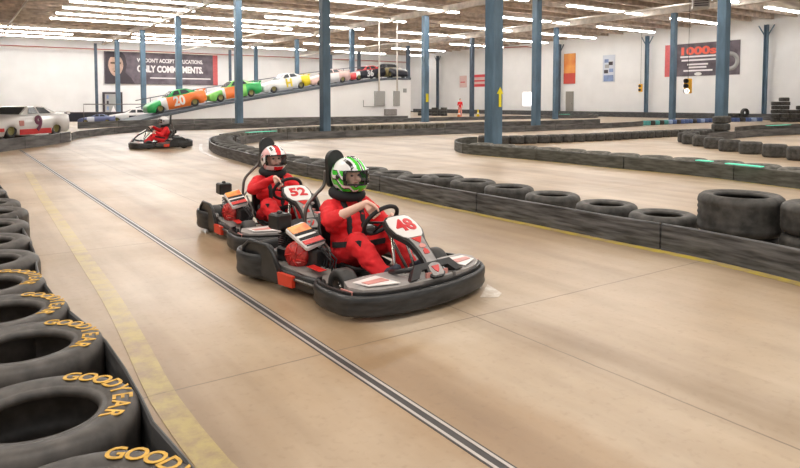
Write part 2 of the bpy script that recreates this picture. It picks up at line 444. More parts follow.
for b, lb in ((-7.5, 'thin dark wall column with a brace behind the dark tire pile'), (-18.2, 'wall column hidden behind the arrow column'), (-28.9, 'thin dark wall column with a brace beside the orange poster'),
              (-39.7, 'thin blue wall column with braces left of the right banner'), (-50.6, 'blue wall column with braces right of the right banner')):
    if b == -18.2: continue
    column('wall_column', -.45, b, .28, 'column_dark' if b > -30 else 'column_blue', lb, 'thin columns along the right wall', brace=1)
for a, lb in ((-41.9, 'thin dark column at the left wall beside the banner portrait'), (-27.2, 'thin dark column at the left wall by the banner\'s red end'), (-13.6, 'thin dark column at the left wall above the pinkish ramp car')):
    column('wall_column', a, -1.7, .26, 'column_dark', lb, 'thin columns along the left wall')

# ------------------------------------------------------------------ barriers
def catmull(pts, step=.35):
    P = [Vector(p) for p in pts]; out = []
    for i in range(len(P)-1):
        p0 = P[max(i-1, 0)]; p1 = P[i]; p2 = P[i+1]; p3 = P[min(i+2, len(P)-1)]
        n = max(1, int((p2-p1).length/step))
        for k in range(n):
            t = k/n
            out.append(.5*((2*p1)+(p2-p0)*t+(2*p0-5*p1+4*p2-p3)*t*t+(3*p1-3*p2+p3-p0)*t**3))
    out.append(P[-1]); return out
def resample(path, d):
    out = [path[0]]; acc = 0
    for i in range(1, len(path)):
        seg = (path[i]-path[i-1]).length; pos = 0
        while acc + seg - pos >= d:
            pos += d-acc; acc = 0; out.append(path[i-1].lerp(path[i], pos/seg))
        acc += seg-pos
    return out
def offset(path, o):
    out = []
    for i, p in enumerate(path):
        t = path[min(i+1, len(path)-1)]-path[max(i-1, 0)]; t.z = 0; t.normalize(); out.append(p+Vector((-t.y, t.x, 0))*o)
    return out
def barrier(name, pts, m, h, label, th=.04, seg=2.4, cap='board_top'):
    r = empty(name, (0, 0, 0), 0, label, 'barrier', None)
    path = catmull(pts, .3); cur = [path[0]]; ln = 0; first = True
    org = path[0].copy(); r.location = org; path = [p-org for p in path]; cur = [path[0]]
    def flush(c):
        if len(c) < 2: return
        c = [p.copy() for p in c]; c[-1] = c[-2].lerp(c[-1], .93)
        MB().sweep(c, [(-th/2, 0), (th/2, 0), (th/2, h-.01), (th/2-.01, h), (-th/2+.01, h), (-th/2, h-.01)]).build('board', m, r)
    for i in range(1, len(path)):
        cur.append(path[i]); ln += (path[i]-path[i-1]).length
        if ln >= seg: flush(cur); cur = [path[i]]; ln = 0
    flush(cur); return r
def Pm(pp): return [G(u, v) for u, v in pp]
# R1: big right barrier with its left hairpin and far side
R1a = Pm([(1010, 340), (900, 309), (800, 281), (692, 255.5), (606, 239), (566, 230.5), (514, 220), (440, 204.8), (380, 191.5), (295, 174.5), (257, 166.5), (239, 161.3), (221, 156), (212, 151.5), (209.5, 147.5), (212, 144.3), (220, 142)])
R1b = Pm([(220, 142), (232, 139.6), (247, 137.1), (274, 134.5), (310, 132.5), (340, 131.3), (390, 129.8), (445, 127.9), (520, 125.9), (600, 123.4)])
barrier('track_barrier', R1a, 'board_scuffed', .26, 'long dark scuffed plank barrier beside the karts with a yellow line at its foot')
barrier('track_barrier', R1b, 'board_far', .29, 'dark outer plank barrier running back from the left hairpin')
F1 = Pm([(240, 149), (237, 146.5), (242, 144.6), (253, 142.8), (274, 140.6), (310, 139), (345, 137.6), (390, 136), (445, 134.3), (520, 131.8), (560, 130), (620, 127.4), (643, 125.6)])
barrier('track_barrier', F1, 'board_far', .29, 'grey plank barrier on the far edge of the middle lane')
# island M
Mf = Pm([(880, 199), (800, 188.9), (700, 176.3), (600, 166.8), (555, 162), (500, 157), (470, 154.4), (459, 152.3), (455, 149.5), (458, 147), (466, 145.3), (478, 144.8)])
barrier('island_barrier', Mf, 'board_green', .28, 'dark plank barrier with a rounded left end around the middle island')
Nb = Pm([(686, 146), (686.5, 142.5), (694, 139.8), (708, 139.0)])
Nc = Pm([(708, 140.8), (723, 139.7), (746, 137.5), (767, 136), (800, 134.5), (850, 132.5)])
No = Pm([(735, 133), (745, 131.8), (768, 130), (800, 128.8), (850, 127)])
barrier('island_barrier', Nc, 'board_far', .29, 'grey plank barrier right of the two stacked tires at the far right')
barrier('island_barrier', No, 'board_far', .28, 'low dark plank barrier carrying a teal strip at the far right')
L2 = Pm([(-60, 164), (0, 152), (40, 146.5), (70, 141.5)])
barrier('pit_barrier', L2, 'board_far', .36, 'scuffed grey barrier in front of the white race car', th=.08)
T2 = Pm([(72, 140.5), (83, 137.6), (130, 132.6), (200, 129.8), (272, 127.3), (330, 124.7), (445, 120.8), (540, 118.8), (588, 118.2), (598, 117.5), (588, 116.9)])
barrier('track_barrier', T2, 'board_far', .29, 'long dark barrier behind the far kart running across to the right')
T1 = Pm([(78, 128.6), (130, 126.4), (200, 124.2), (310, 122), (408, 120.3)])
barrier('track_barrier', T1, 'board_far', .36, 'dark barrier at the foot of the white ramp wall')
wb = [W(-1.2, b) for b in (-3, -15, -27, -39, -51, -60)]
barrier('wall_barrier', wb, 'board_dark', .5, 'low black barrier along the foot of the right wall', th=.15)
# near left barrier: thin wavy sheet seen past the tires
Lp = [G(u, v, .27) for u, v in [(232, 520), (187, 459), (153, 421), (141, 396), (106, 340), (63, 305), (38, 272), (34, 250), (19, 220), (6, 193), (-8, 178), (-30, 168)]]
Lp = [Vector((p.x, p.y, 0)) for p in Lp]
LB = barrier('track_barrier', Lp, 'board_dark', .27, 'thin wavy black plastic sheet barrier beside the yellow lettered tires', th=.015, seg=3)

# floor lines
def line(name, pts, wd, m, label):
    p = catmull(pts, .25); d = [HR.inverted() @ (q-CORNER) for q in p]
    o = MB().sweep(d, [(-wd/2, .001), (wd/2, .001), (wd/2, .003), (-wd/2, .003)]).build(name, m); hall(o); tag(o, label, 'floor line'); return o
line('painted_line', [p for p in offset(catmull(R1a[:11], .3), .085)][::3], .11, 'line_yellow', 'yellow line painted along the foot of the long right barrier')
Ly = Pm([(262, 510), (216, 468), (164, 399), (140, 352), (112, 300), (84, 258), (60, 222), (40, 192), (28, 172)])
line('painted_line', Ly, .13, 'line_yellow_worn', 'faded yellow line beside the wavy sheet barrier at lower left')
line('painted_line', [p for p in offset(catmull(Mf[:8], .3), .08)][::3], .06, 'line_yellow', 'thin yellow line at the foot of the middle island barrier')
line('painted_line', Pm([(201, 144), (201, 150), (207, 154), (218, 158.5), (228, 161)]), .10, 'line_white', 'white curved line on the floor around the left hairpin')
o = MB().prism([tuple((HR.inverted() @ (G(u, v)-CORNER))[:2]) for u, v in ((480, 297.5), (487.5, 284.5), (502, 293.5), (498, 297.5))], .002).build('painted_mark', 'line_white'); hall(o); o.location.z = .001
tag(o, 'small white painted patch on the floor just ahead of the nearest kart', 'floor mark')
# the steel track let into the floor
gp0 = G(20, 149.8); gp1 = G(560, 505)
gd = (gp1-gp0).normalized(); gn = Vector((-gd.y, gd.x, 0))
gt = empty('floor_track', gp0, 0, 'narrow double steel track let into the concrete crossing the floor diagonally', 'floor track')
L_ = gp1-gp0
def strip(o, wd, z, m, nm):
    MB().sweep([gn*o, L_+gn*o], [(-wd/2, 0), (wd/2, 0), (wd/2, z), (-wd/2, z)]).build(nm, m, gt)
strip(0, .088, .0015, 'rail_groove', 'groove')
strip(.026, .016, .003, 'rail_steel', 'edge_strip'); strip(-.026, .016, .003, 'rail_steel', 'edge_strip')

# ------------------------------------------------------------------ tires
def tire_prof(R_=.355, h=.30, ri=.195, groove=0):
    p = [(ri, .035), (ri+.02, .018), (ri+.06, .004), (ri+.10, 0), (R_-.03, .010), (R_-.010, .026), (R_, .052)]
    zs = [.052+(h-.104)*k/10 for k in range(1, 10)]
    for k, z in enumerate(zs): p.append((R_+.003-(groove if k % 2 else 0), z))
    p += [(R_, h-.052), (R_-.010, h-.026), (R_-.03, h-.010), (ri+.10, h), (ri+.06, h-.004), (ri+.035, h-.012), (ri+.028, h-.016), (ri+.018, h-.012), (ri+.004, h-.022), (ri, h-.035), (ri+.003, h-.05)]
    p += [(ri+.06, h-.05), (R_-.05, h-.06), (R_-.02, h-.10), (R_-.02, .10), (R_-.05, .06), (ri+.06, .05), (ri+.003, .05)]
    return p
TI = {}
def tire_mesh(kind):
    if kind in TI: return TI[kind]
    spec = dict(near=(.355, .30, .205, 0, 72, 'rubber_brown'), mid=(.345, .28, .19, .004, 48, 'rubber_grey'), wide=(.383, .38, .24, .010, 64, 'rubber_grey'),
                dusty=(.35, .30, .20, 0, 32, 'rubber_dusty'), small=(.28, .28, .15, 0, 28, 'rubber_grey'), isl=(.30, .34, .17, .003, 32, 'rubber_grey'),
                teal=(.28, .28, .15, 0, 20, 'teal_paint'), blue=(.28, .28, .15, 0, 20, 'blue_paint'), pale=(.28, .28, .15, 0, 20, 'lightblue_paint'))[kind]
    TI[kind] = MB().lathe(tire_prof(*spec[:4]), spec[4]).data('tire', spec[5]); return TI[kind]
def tire(kind, p, label, group, z=0, rz=0, tilt=None):
    if any((Vector((p.x, p.y, 0))-Vector((c_.x, c_.y, 0))).length < .52 for c_ in COLS): return None
    o = inst(tire_mesh(kind), 'tire', (p.x, p.y, z), rz, label, 'tire', group)
    if tilt: o.rotation_euler = tilt
    return o
# yellow lettering, letter by letter round the sidewall
lm = MB(); word = 'GOODYEAR'
for i, ch in enumerate(word):
    an = R(94 - i*14.2); me = text_mesh(ch, .018, .012)
    wch = .066/.62
    lm.mesh(me, 0, Matrix.Translation((.288*math.cos(an), .288*math.sin(an), .2992)) @ Matrix.Rotation(an-PI/2, 4, 'Z') @ Matrix.Scale(.098, 4) @ Matrix.Scale(1.05, 4, (0, 1, 0)))
LET = lm.data('lettering', 'lettering_yellow')
ords = ['yellow lettered tire lying at the bottom edge of the photo, nearest in the left row', 'large tire with yellow lettering, second from the bottom edge in the left row', 'tire with yellow lettering, third from the bottom edge in the left row',
        'tire with yellow lettering, fourth from the bottom edge in the left row', 'tire with faint yellow lettering, fifth from the bottom edge in the left row', 'plain worn tire, sixth from the bottom edge in the left row',
        'plain worn tire, seventh from the bottom edge in the left row', 'plain worn tire, eighth from the bottom edge in the left row', 'plain worn tire, ninth from the bottom edge in the left row',
        'plain worn tire, tenth from the bottom edge in the left row', 'plain worn tire, eleventh from the bottom edge in the left row', 'small looking tire cut by the left photo edge, last visible in the left row']
cent = [(78, 508), (38, 409), (23, 342.5), (-2, 309.5), (-17, 282.5), (-15, 258.5), (-17, 240), (-14, 224), (-10, 211), (-15, 202), (-25, 191), (-35, 181)]
for i, (u, v) in enumerate(cent):
    p = G(u, v, .3); t = tire('near', p, ords[i], 'tires lined up along the left edge', rz=R((0, 0, 0, -3, 4)[i] if i < 5 else i*47))
    if i < 5:
        o = bpy.data.objects.new('lettering', LET); C.objects.link(o); o.parent = t
        if False: pass
tw = MB()
# R1 tires behind the board
rt = [(663, 216.8), (606.5, 206.6), (552.5, 197.2), (509, 189.6), (473, 183.8), (442.5, 179)]
nm_ = ['first low tire left of the tall stack behind the right barrier', 'second low tire left of the tall stack behind the right barrier', 'third low tire left of the tall stack behind the right barrier', 'fourth low tire left of the tall stack behind the right barrier',
       'fifth low tire left of the tall stack behind the right barrier', 'sixth low tire left of the tall stack behind the right barrier']
for (u, v), lb in zip(rt, nm_):
    tire('mid', G(u, v-2.3, .26), lb, 'tires behind the long right barrier', rz=random.random()*6)
p = G(741, 193.7, .56); tl = tire('mid', p, 'bottom tire under the tall wide tire behind the right barrier', 'tires behind the long right barrier'); tl.scale = (1, 1, .64)
tire('wide', p, 'tall wide grooved tire on top of another behind the right barrier', 'tires behind the long right barrier', z=.18)
p = G(826, 203.5, .56); tire('mid', p, 'bottom tire of the stack cut by the right photo edge', 'tires behind the long right barrier')
tire('mid', p, 'upper tire of the stack cut by the right photo edge', 'tires behind the long right barrier', z=.28)
inner = offset(catmull(R1a, .1), -.39)
ip = resample([q for q in inner], .735)
last = G(442.5, 179, .26)
k0 = min(range(len(ip)), key=lambda i: (ip[i]-Vector((last.x, last.y, 0))).length)
far_lb = 'worn tire in the row curving to the left hairpin beyond the karts'
for q in ip[k0+1:]: tire('mid', q, far_lb, 'tires toward the left hairpin', rz=random.random()*6)
ip2 = resample(offset(catmull(R1b, .1), -.42), .74)
for q in ip2[:22]: tire('dusty', q, 'dusty tire between the two far barriers of the middle lane', 'tires between the far barriers', rz=random.random()*6)
# painted tires at the right end of the far barrier
pt = catmull(Pm([(646, 125.2), (700, 122.6), (728, 121.8), (800, 120.6)]), .1)
for i, q in enumerate(resample(pt, .60)):
    if i > 24: break
    kind = 'teal small teal small teal pale blue small blue'.split()[i % 9] if i < 9 else ('blue', 'small', 'blue', 'pale', 'blue')[i % 5]
    nmx = dict(teal='teal', blue='blue', pale='pale blue', small='black')[kind]
    tire(kind, q, '%s tire in the row of painted tires before the right wall' % nmx, '%s tires of the painted row' % nmx)
# M back row
mb_ = catmull(Pm([(486, 143.6), (503, 143.9), (530, 143.3), (562, 142.2), (592, 140.9), (651, 137.6), (690, 135.8), (708, 135.2)]), .1)
for q in resample(mb_, .545)[:34]: tire('small', q, 'small black tire in the straight row behind the middle island', 'small tires behind the middle island', rz=random.random()*6)
# M front tires behind the board
mf = resample(offset(catmull(Mf[:8], .1), .0), .74)
mf2 = [q for q in resample(offset(catmull(Mf[:8], .1), -.39), .76)]
for q in mf2: tire('dusty', q, 'dusty grey tire sitting just behind the middle island plank barrier', 'tires behind the middle island planks', rz=random.random()*6)
# N front row
nf = [(691, 144.9), (702, 146.9), (714, 149.2), (729.5, 152), (750.5, 154.6), (774.5, 157.8), (800, 161), (828, 164.5)]
nl_ = ['first', 'second', 'third', 'fourth', 'fifth', 'sixth', 'seventh', 'eighth']
for i, (u, v) in enumerate(nf): tire('isl', G(u, v-.8), '%s black tire from the left in the front row of the right island' % nl_[i], 'front row tires of the right island', rz=i)
for u, v in [(686.5, 142.3), (691, 140.2), (699, 138.6), (709, 137.6)]: tire('isl', G(u, v), 'worn tire on the rounded left end of the right island', 'tires rounding the end of the right island')
q = G(720.5, 137.8)
tire('mid', q, 'bottom tire of the pair stacked at the end of the right island', 'stacked tires on the right island', z=0)
tire('mid', q, 'middle tire stacked at the end of the right island', 'stacked tires on the right island', z=.30)
tire('mid', q+Vector((.04, 0, 0)), 'topmost tire stacked at the end of the right island', 'stacked tires on the right island', z=.60, tilt=(0, R(-3), 0))
# loose tires by the right wall
for i, (u, v) in enumerate([(729, 120.6), (735.5, 120.7), (750, 120.9), (757, 121.1)]):
    tire('mid', G(u, v), 'loose tire lying by the right wall, %s from the left' % nl_[i], 'loose tires by the right wall')
    if i < 2: tire('mid', G(u, v), 'loose tire lying on top of the %s one by the right wall' % nl_[i], 'loose tires by the right wall', z=.3)
q = G(743, 120.8); t = tire('mid', q, 'tire standing upright by the right wall showing its hole', 'loose tires by the right wall', z=.72, tilt=(R(90), 0, R(20)))
t.location.z = .62
for i, (u, v, n) in enumerate([(776, 121.7, 5), (784, 121.8, 6), (792.5, 121.9, 3), (801, 122, 4)]):
    for k in range(n):
        jx = Vector((random.uniform(-.05, .05), random.uniform(-.05, .05), 0))
        tire('mid', G(u, v)+jx, '%s tire up in the %s tall stack from the left by the right wall' % (nl_[k], nl_[i]), 'tire stacks by the right wall', z=.3*k)
# tire pile by the far corner
for i in range(6):
    for k in range(3 if i % 2 else 2):
        tire('mid', G(421+i*4.6, 115.6+(i % 2)*.25), 'dark tire in the pile before the far corner of the hall', 'tire pile near the far corner', z=.3*k)
# teal glowing strips on barrier tops
def glow(u0, v0, u1, v1, h, label, d=.22):
    a = G(u0, v0, h); b = G(u1, v1, h); 
    o = MB().sweep([(0, 0), tuple((b-a)[:2])], [(-d/2, 0), (d/2, 0), (d/2, .018), (-d/2, .018)]).build('glow_strip', 'teal_glow'); o.location = a; tag(o, label, 'light strip')
glow(247, 132.6, 275, 131.2, .30, 'glowing teal strip on the barrier top behind the second driver')
glow(768, 125.8, 789, 124.9, .295, 'glowing teal strip on the low barrier at the far right')
glow(697, 160.6, 712, 161.8, .305, 'left teal strip on the middle island barrier top', .12)
glow(727, 163.8, 762, 167.2, .305, 'right teal strip on the middle island barrier top', .12)
glow(560, 114.4, 569, 114.3, .30, 'small teal strip on the far barrier below the grey door', .3)

# ================================================================== RAMP BUILDING AND WALL THINGS
FB = -33.5                                           # b of the ramp's white side wall
prof = [(-45.4, 0.10), (-44, .50), (-40.4, 1.22), (-35, 2.10), (-31.3, 2.68), (-27.3, 3.22), (-25.5, 3.42), (-23.4, 3.45)]
def rampz(a):
    for (x0, z0), (x1, z1) in zip(prof, prof[1:]):
        if x0 <= a <= x1: return z0+(z1-z0)*(a-x0)/(x1-x0)
    return prof[-1][1] if a > 0-30 else 0
rb = empty('ramp_building', CORNER, ROT, 'white walled car ramp building rising to the right behind the track', 'building')
mb = MB(); out = [(a, z-.18) for a, z in prof if z > .2]
poly = [(-44.6, .01), (-23.4, .01)] + [(-23.4, 3.27)] + [(a, z-.18) for a, z in reversed(prof[1:-1])]
mb.prism(poly, 4.4, 0, Matrix.Translation((0, FB+4.4, 0)) @ Matrix.Rotation(R(90), 4, 'X')); mb.build('wall', 'wall_paint', rb)
mb = MB()
for (x0, z0), (x1, z1) in zip(prof, prof[1:]):
    vs = [(x, y, z) for (x, z) in ((x0, z0-.17), (x1, z1-.17), (x1, z1), (x0, z0)) for y in (FB-.06, FB+4.46)]
    mb.add(vs, [(0, 2, 4, 6), (7, 5, 3, 1), (0, 1, 3, 2), (2, 3, 5, 4), (4, 5, 7, 6), (6, 7, 1, 0)])
mb.build('deck', 'ramp_dark', rb)
def rail_path(h, y): return [(a, y, z+h) for a, z in prof[1:]]
MB().tube(rail_path(1.05, FB+4.3), .03, 6).build('handrail', 'ramp_dark', rb)
MB().tube(rail_path(.55, FB+4.3), .025, 6).build('handrail', 'ramp_dark', rb)
for k, a in enumerate((-43, -39, -35, -31, -27.3, -23.5)):
    MB().tube([(a, FB+4.3, rampz(a)), (a, FB+4.3, rampz(a)+1.05)], .03, 6).build('rail_post', 'ramp_dark', rb)
def fbox(name, u0, v0, u1, v1, m, label, cat, b=FB, d=.16, parent=None):
    a0, z1 = onwall(u0, v0, b); a1, _ = onwall(u1, v0, b); _, z0 = onwall((u0+u1)/2, v1, b)
    r = empty(name, W(a0, b-.002, z0), ROT, label, cat)
    wd, hh = a1-a0, z1-z0
    MB().box(0, wd, -d, 0, 0, hh, bev=.02).build('case', m, r)
    MB().box(wd*.08, wd*.92, -d-.015, -d, hh*.06, hh*.94).build('cover', m, r)
    return r
fbox('electrical_box', 374, 91, 384, 106, 'box_grey', 'larger grey electrical box on the white building wall', 'electrical box')
fbox('electrical_box', 393, 91, 399, 106, 'box_grey', 'narrow grey electrical box near the white building corner', 'electrical box')
fbox('electrical_box', 384, 109, 396, 115.5, 'kart_silver', 'low pale grey cabinet at the foot of the white building', 'electrical box')
fbox('wall_sign', 403, 88.5, 406.5, 92.5, 'box_grey', 'tiny grey notice at the white building corner', 'sign', d=.04)
for u0, nm in ((378.5, 'pale conduit rising from the larger electrical box to the ceiling'), (396.5, 'pale conduit rising from the narrow electrical box to the ceiling')):
    a0, z0 = onwall(u0, 91, FB); o = MB().tube([W(a0, FB-.1, z0), W(a0, FB-.1, CZ-.5)], .06, 6).build('conduit', 'conduit_white'); tag(o, nm, 'pipe')
a0, z0 = onwall(363, 106.5, FB); a1_, _ = onwall(374, 106.5, FB)
o = MB().tube([W(a0, FB-.06, z0+.5), W(a0, FB-.06, z0), W(a1_, FB-.06, z0)], .035, 6).build('conduit', 'box_grey'); tag(o, 'short grey bent conduit left of the larger electrical box', 'pipe')
# banner on the left wall
def wall_banner(name, u0, v0, u1, v1, b, m, label, cat='banner', th=.04):
    a0, z1 = onwall(u0, v0, b); a1, z1b = onwall(u1, v0, b); _, z0 = onwall((u0+u1)/2, v1, b)
    r = empty(name, W(a0, b, z0), ROT, label, cat); wd, hh = a1-a0, z1-z0
    MB().box(0, wd, -th, 0, 0, hh).build('cloth', m, r)
    return r, wd, hh
def onb(r, nm, m, x0, x1, z0, z1, y=-.045, th=.012):
    return MB().box(x0, x1, y-th, y, z0, z1).build(nm, m, r)
def btext(r, t, m, cx, cz, wd, hh, bold=.02, y=-.06, nm='wording', flip=False):
    me = text_mesh(t, bold, .01); xs = [v.co.x for v in me.vertices]; ys = [v.co.y for v in me.vertices]
    sx = wd/(max(xs)-min(xs)); sy = hh/(max(ys)-min(ys))
    ox = -(max(xs)+min(xs))/2*sx; oy = -(max(ys)+min(ys))/2*sy
    M_ = Matrix.Translation((cx, y, cz)) @ Matrix.Rotation(R(90), 4, 'X') @ Matrix.Translation((ox, oy, 0)) @ Matrix.Diagonal((sx, sy, 1, 1))
    return MB().mesh(me, 0, M_).build(nm, m, r)
r, wd, hh = wall_banner('wall_banner', 103.5, 50, 217, 84.5, -.15, 'banner_plum', 'large dark plum banner with a portrait and the words ONLY COMMITMENTS on the left wall')
onb(r, 'end_panel', 'banner_red', wd*.955, wd, 0, hh)
btext(r, "WE DON'T ACCEPT APPLICATIONS.", 'banner_white', wd*.565, hh*.735, wd*.59, hh*.13, .03)
btext(r, 'ONLY COMMITMENTS.', 'banner_white', wd*.565, hh*.475, wd*.59, hh*.22, .05)
onb(r, 'rule', 'banner_white', wd*.38, wd*.93, hh*.18, hh*.215)
mb = MB(); f = [(.01, .0), (.01, .93), (.05, .99), (.14, .97), (.17, .85), (.185, .6), (.17, .35), (.22, .18), (.25, 0)]
mb.prism([(x*wd, z*hh) for x, z in f], .012, 0, Matrix.Translation((0, -.045, 0)) @ Matrix.Rotation(R(90), 4, 'X')); mb.build('portrait_dark', 'banner_dark', r)
mb = MB(); c_ = (wd*.093, hh*.55)
mb.prism([(c_[0]+wd*.062*math.cos(t)*(1-.18*max(0, -math.sin(t))), c_[1]+hh*.33*math.sin(t)) for t in [2*PI*k/24 for k in range(24)]], .012, 0, Matrix.Translation((0, -.058, 0)) @ Matrix.Rotation(R(90), 4, 'X')); mb.build('portrait_face', 'banner_face', r)
onb(r, 'portrait_cap', 'banner_dark', wd*.03, wd*.155, hh*.80, hh*.93, -.072)
onb(r, 'portrait_brow', 'hair_brown', wd*.05, wd*.135, hh*.60, hh*.65, -.072)
onb(r, 'portrait_mouth', 'hair_brown', wd*.075, wd*.115, hh*.36, hh*.39, -.072)
# framed board with ragged dark edge under the banner
r, wd, hh = wall_banner('notice_board', 102, 92, 122, 114.5, -.15, 'banner_dark', 'dark framed board with pale pictures under the left banner', 'board', .06)
onb(r, 'panel', 'box_grey', wd*.12, wd*.88, hh*.08, hh*.92, -.062)
for k, (x, z) in enumerate(((.2, .7), (.2, .45), (.2, .2), (.72, .7), (.72, .45))): onb(r, 'picture', 'banner_dark' if k % 2 else 'poster_blue', wd*x, wd*(x+.1), hh*z, hh*(z+.16), -.075)
MB().prism([(wd*.4, hh*.12), (wd*.66, hh*.12), (wd*.53, hh*.4)], .012, 0, Matrix.Translation((0, -.076, 0)) @ Matrix.Rotation(R(90), 4, 'X')).build('triangle_picture', 'banner_white', r)

# right wall: local frame on the wall, x runs to the right as seen
def rwall(name, u0, v0, u1, v1, m, label, cat, th=.04, a=-.0):
    b0, z1 = onwallr(u0, (v0), a); b1, _ = onwallr(u1, v0, a); _, z0 = onwallr(u0, v1, a)
    r = empty(name, W(a-.02, b0, z0), ROT-PI/2, label, cat); wd, hh = b0-b1, z1-z0
    if m: MB().box(0, wd, -th, 0, 0, hh).build('panel', m, r)
    return r, wd, hh
r, wd, hh = rwall('wall_banner', 666, 45.5, 741, 77, None, 'dark plum banner with red headline letters on the right wall', 'banner')
MB().box(0, wd, -.04, 0, 0, hh).build('cloth', 'banner_plum', r)
onb(r, 'end_panel', 'banner_red', 0, wd*.10, 0, hh)
btext(r, '1000s', 'banner_orangered', wd*.47, hh*.77, wd*.47, hh*.25, .04, nm='headline')
for x0, x1, z in ((.22, .70, .57), (.24, .70, .46), (.32, .60, .33), (.34, .58, .24), (.27, .66, .14)):
    onb(r, 'word_line', 'banner_white', wd*x0, wd*x1, hh*z, hh*(z+.05))
mb = MB(); mb.lathe([(hh*.16, 0), (hh*.28, 0), (hh*.28, .012), (hh*.16, .012)], 24, 0, Matrix.Translation((wd*.88, -.045, hh*.40)) @ Matrix.Rotation(R(90), 4, 'X')); mb.build('wheel_picture', 'box_grey', r)
MB().ell((wd*.47, -.05, hh*.06), (wd*.05, .01, hh*.05)).build('logo', 'banner_white', r)
r, wd, hh = rwall('wall_poster', 564.5, 54, 576, 84, 'poster_orange', 'orange and red sunset poster on the right wall above the grey door', 'poster')
onb(r, 'lower_half', 'poster_red', 0, wd, 0, hh*.35); onb(r, 'sun_picture', 'poster_orange', wd*.2, wd*.8, hh*.45, hh*.6)
r, wd, hh = rwall('wall_poster', 603.5, 55.5, 615.5, 82, 'poster_pale', 'pale poster with dark blue pictures on the right wall', 'poster')
onb(r, 'picture', 'poster_blue', wd*.1, wd*.9, hh*.02, hh*.25)
for k, (x, z) in enumerate(((.12, .32), (.55, .36), (.2, .52), (.5, .62), (.15, .72))): onb(r, 'picture', ('banner_dark', 'poster_blue', 'box_grey')[k % 3], wd*x, wd*(x+.34), hh*z, hh*(z+.13))
r, wd, hh = rwall('wall_sign', 471, 75, 487.5, 87, 'sign_red', 'red sign with two pale lines left of the arrow column on the far wall', 'sign')
onb(r, 'word_line', 'sign_pink', wd*.08, wd*.98, hh*.55, hh*.78); onb(r, 'word_line', 'sign_pink', wd*.08, wd*.98, hh*.22, hh*.42)
r, wd, hh = rwall('wall_sign', 460, 76, 467, 87.5, 'sign_pink', 'faded pinkish sign on the far wall left of the red sign', 'sign')
onb(r, 'word_line', 'banner_red', wd*.15, wd*.8, hh*.4, hh*.5)
r, wd, hh = rwall('door_1', 566.5, 91.5, 574, 113.5, 'door_grey', None, None, .08); r['kind'] = 'structure'
MB().box(wd*.12, wd*.88, -.10, -.08, 0, hh*.93).build('door_leaf', 'door_grey', r); MB().box(wd*.75, wd*.83, -.14, -.10, hh*.42, hh*.5).build('door_handle', 'chrome', r)
r, wd, hh = rwall('window_1', 523.5, 92.5, 532, 106, 'window_glow', None, None, .05); r['kind'] = 'structure'
MB().box(-.06, 0, -.07, 0, 0, hh).box(wd, wd+.06, -.07, 0, 0, hh).box(-.06, wd+.06, -.07, 0, -.06, 0).box(-.06, wd+.06, -.07, 0, hh, hh+.06).build('window_frame', 'fixture_white', r)
# red pipe near the window
b0, z0 = onwallr(533, 46, -.2); _, z1 = onwallr(533, 90, -.2)
tag(MB().tube([W(-.2, b0+8, z0+.3), W(-.2, b0+1, z0), W(-.2, b0, z0-.2), W(-.2, b0, z1)], .07, 6).build('standpipe', 'pipe_red'), 'red pipe coming down the far wall beside the glowing white window', 'pipe')
# traffic signals
def signal(u, v, size, dist_v, label, n=2):
    p = G(u, dist_v); s_ = (dist_v-102)/1.45; z = H+(102-v)/s_
    r = empty('traffic_signal', (p.x, p.y, z), 0, label, 'traffic signal')
    r.rotation_euler = (0, 0, math.atan2(p.x, -p.y)*-1 + PI*0)
    r.rotation_euler = (0, 0, -math.atan2(p.x, p.y)-R(28)); h = size
    MB().box(-h*.22, h*.22, -h*.17, h*.17, -h/2, h/2, bev=h*.04).build('case', 'signal_yellow', r)
    for k in range(n):
        zc = h/2-h*(k+.5)/n
        lens = (k == n-1 and n == 3)
        MB().lathe([(h*.13, 0), (h*.15, 0), (h*.15, h*.18), (h*.13, h*.18)], 16, 0, Matrix.Translation((0, -h*.16, zc)) @ Matrix.Rotation(R(90), 4, 'X')).build('visor', 'signal_black', r)
        MB().ell((0, -h*.17, zc), (h*(.2 if lens else .13), h*(.12 if lens else .05), h*(.17 if lens else .13))).build('lamp', 'signal_lamp' if lens else 'signal_black', r)
    MB().tube([(0, 0, h/2), (0, 0, CZ-.5-z)], .015, 6).build('hanging_rod', 'black_metal', r)
signal(687, 86, .95, 124.5, 'yellow traffic signal with a lit white lower lamp in front of the right banner', 3)
signal(640, 88, .72, 117.6, 'small yellow traffic signal hanging left of the right wall column')
# hvac box up at the top right
q = G(704, 128)
r = empty('heater_unit', (q.x*1.0, q.y, 6.62), R(-20), 'grey box heater hanging under the ceiling left of the thick right column', 'heater')
MB().box(-.75, .1, -.4, .4, 0, .75, bev=.03).build('case', 'hvac_grey', r)
for k in range(5): MB().box(-.68, .03, -.43, -.4, .1+k*.12, .16+k*.12).build('louver', 'banner_dark', r)
for s_ in (-.6, 0): MB().tube([(s_, 0, .75), (s_, 0, CZ-6.7)], .02, 6).build('hanging_rod', 'black_metal', r)

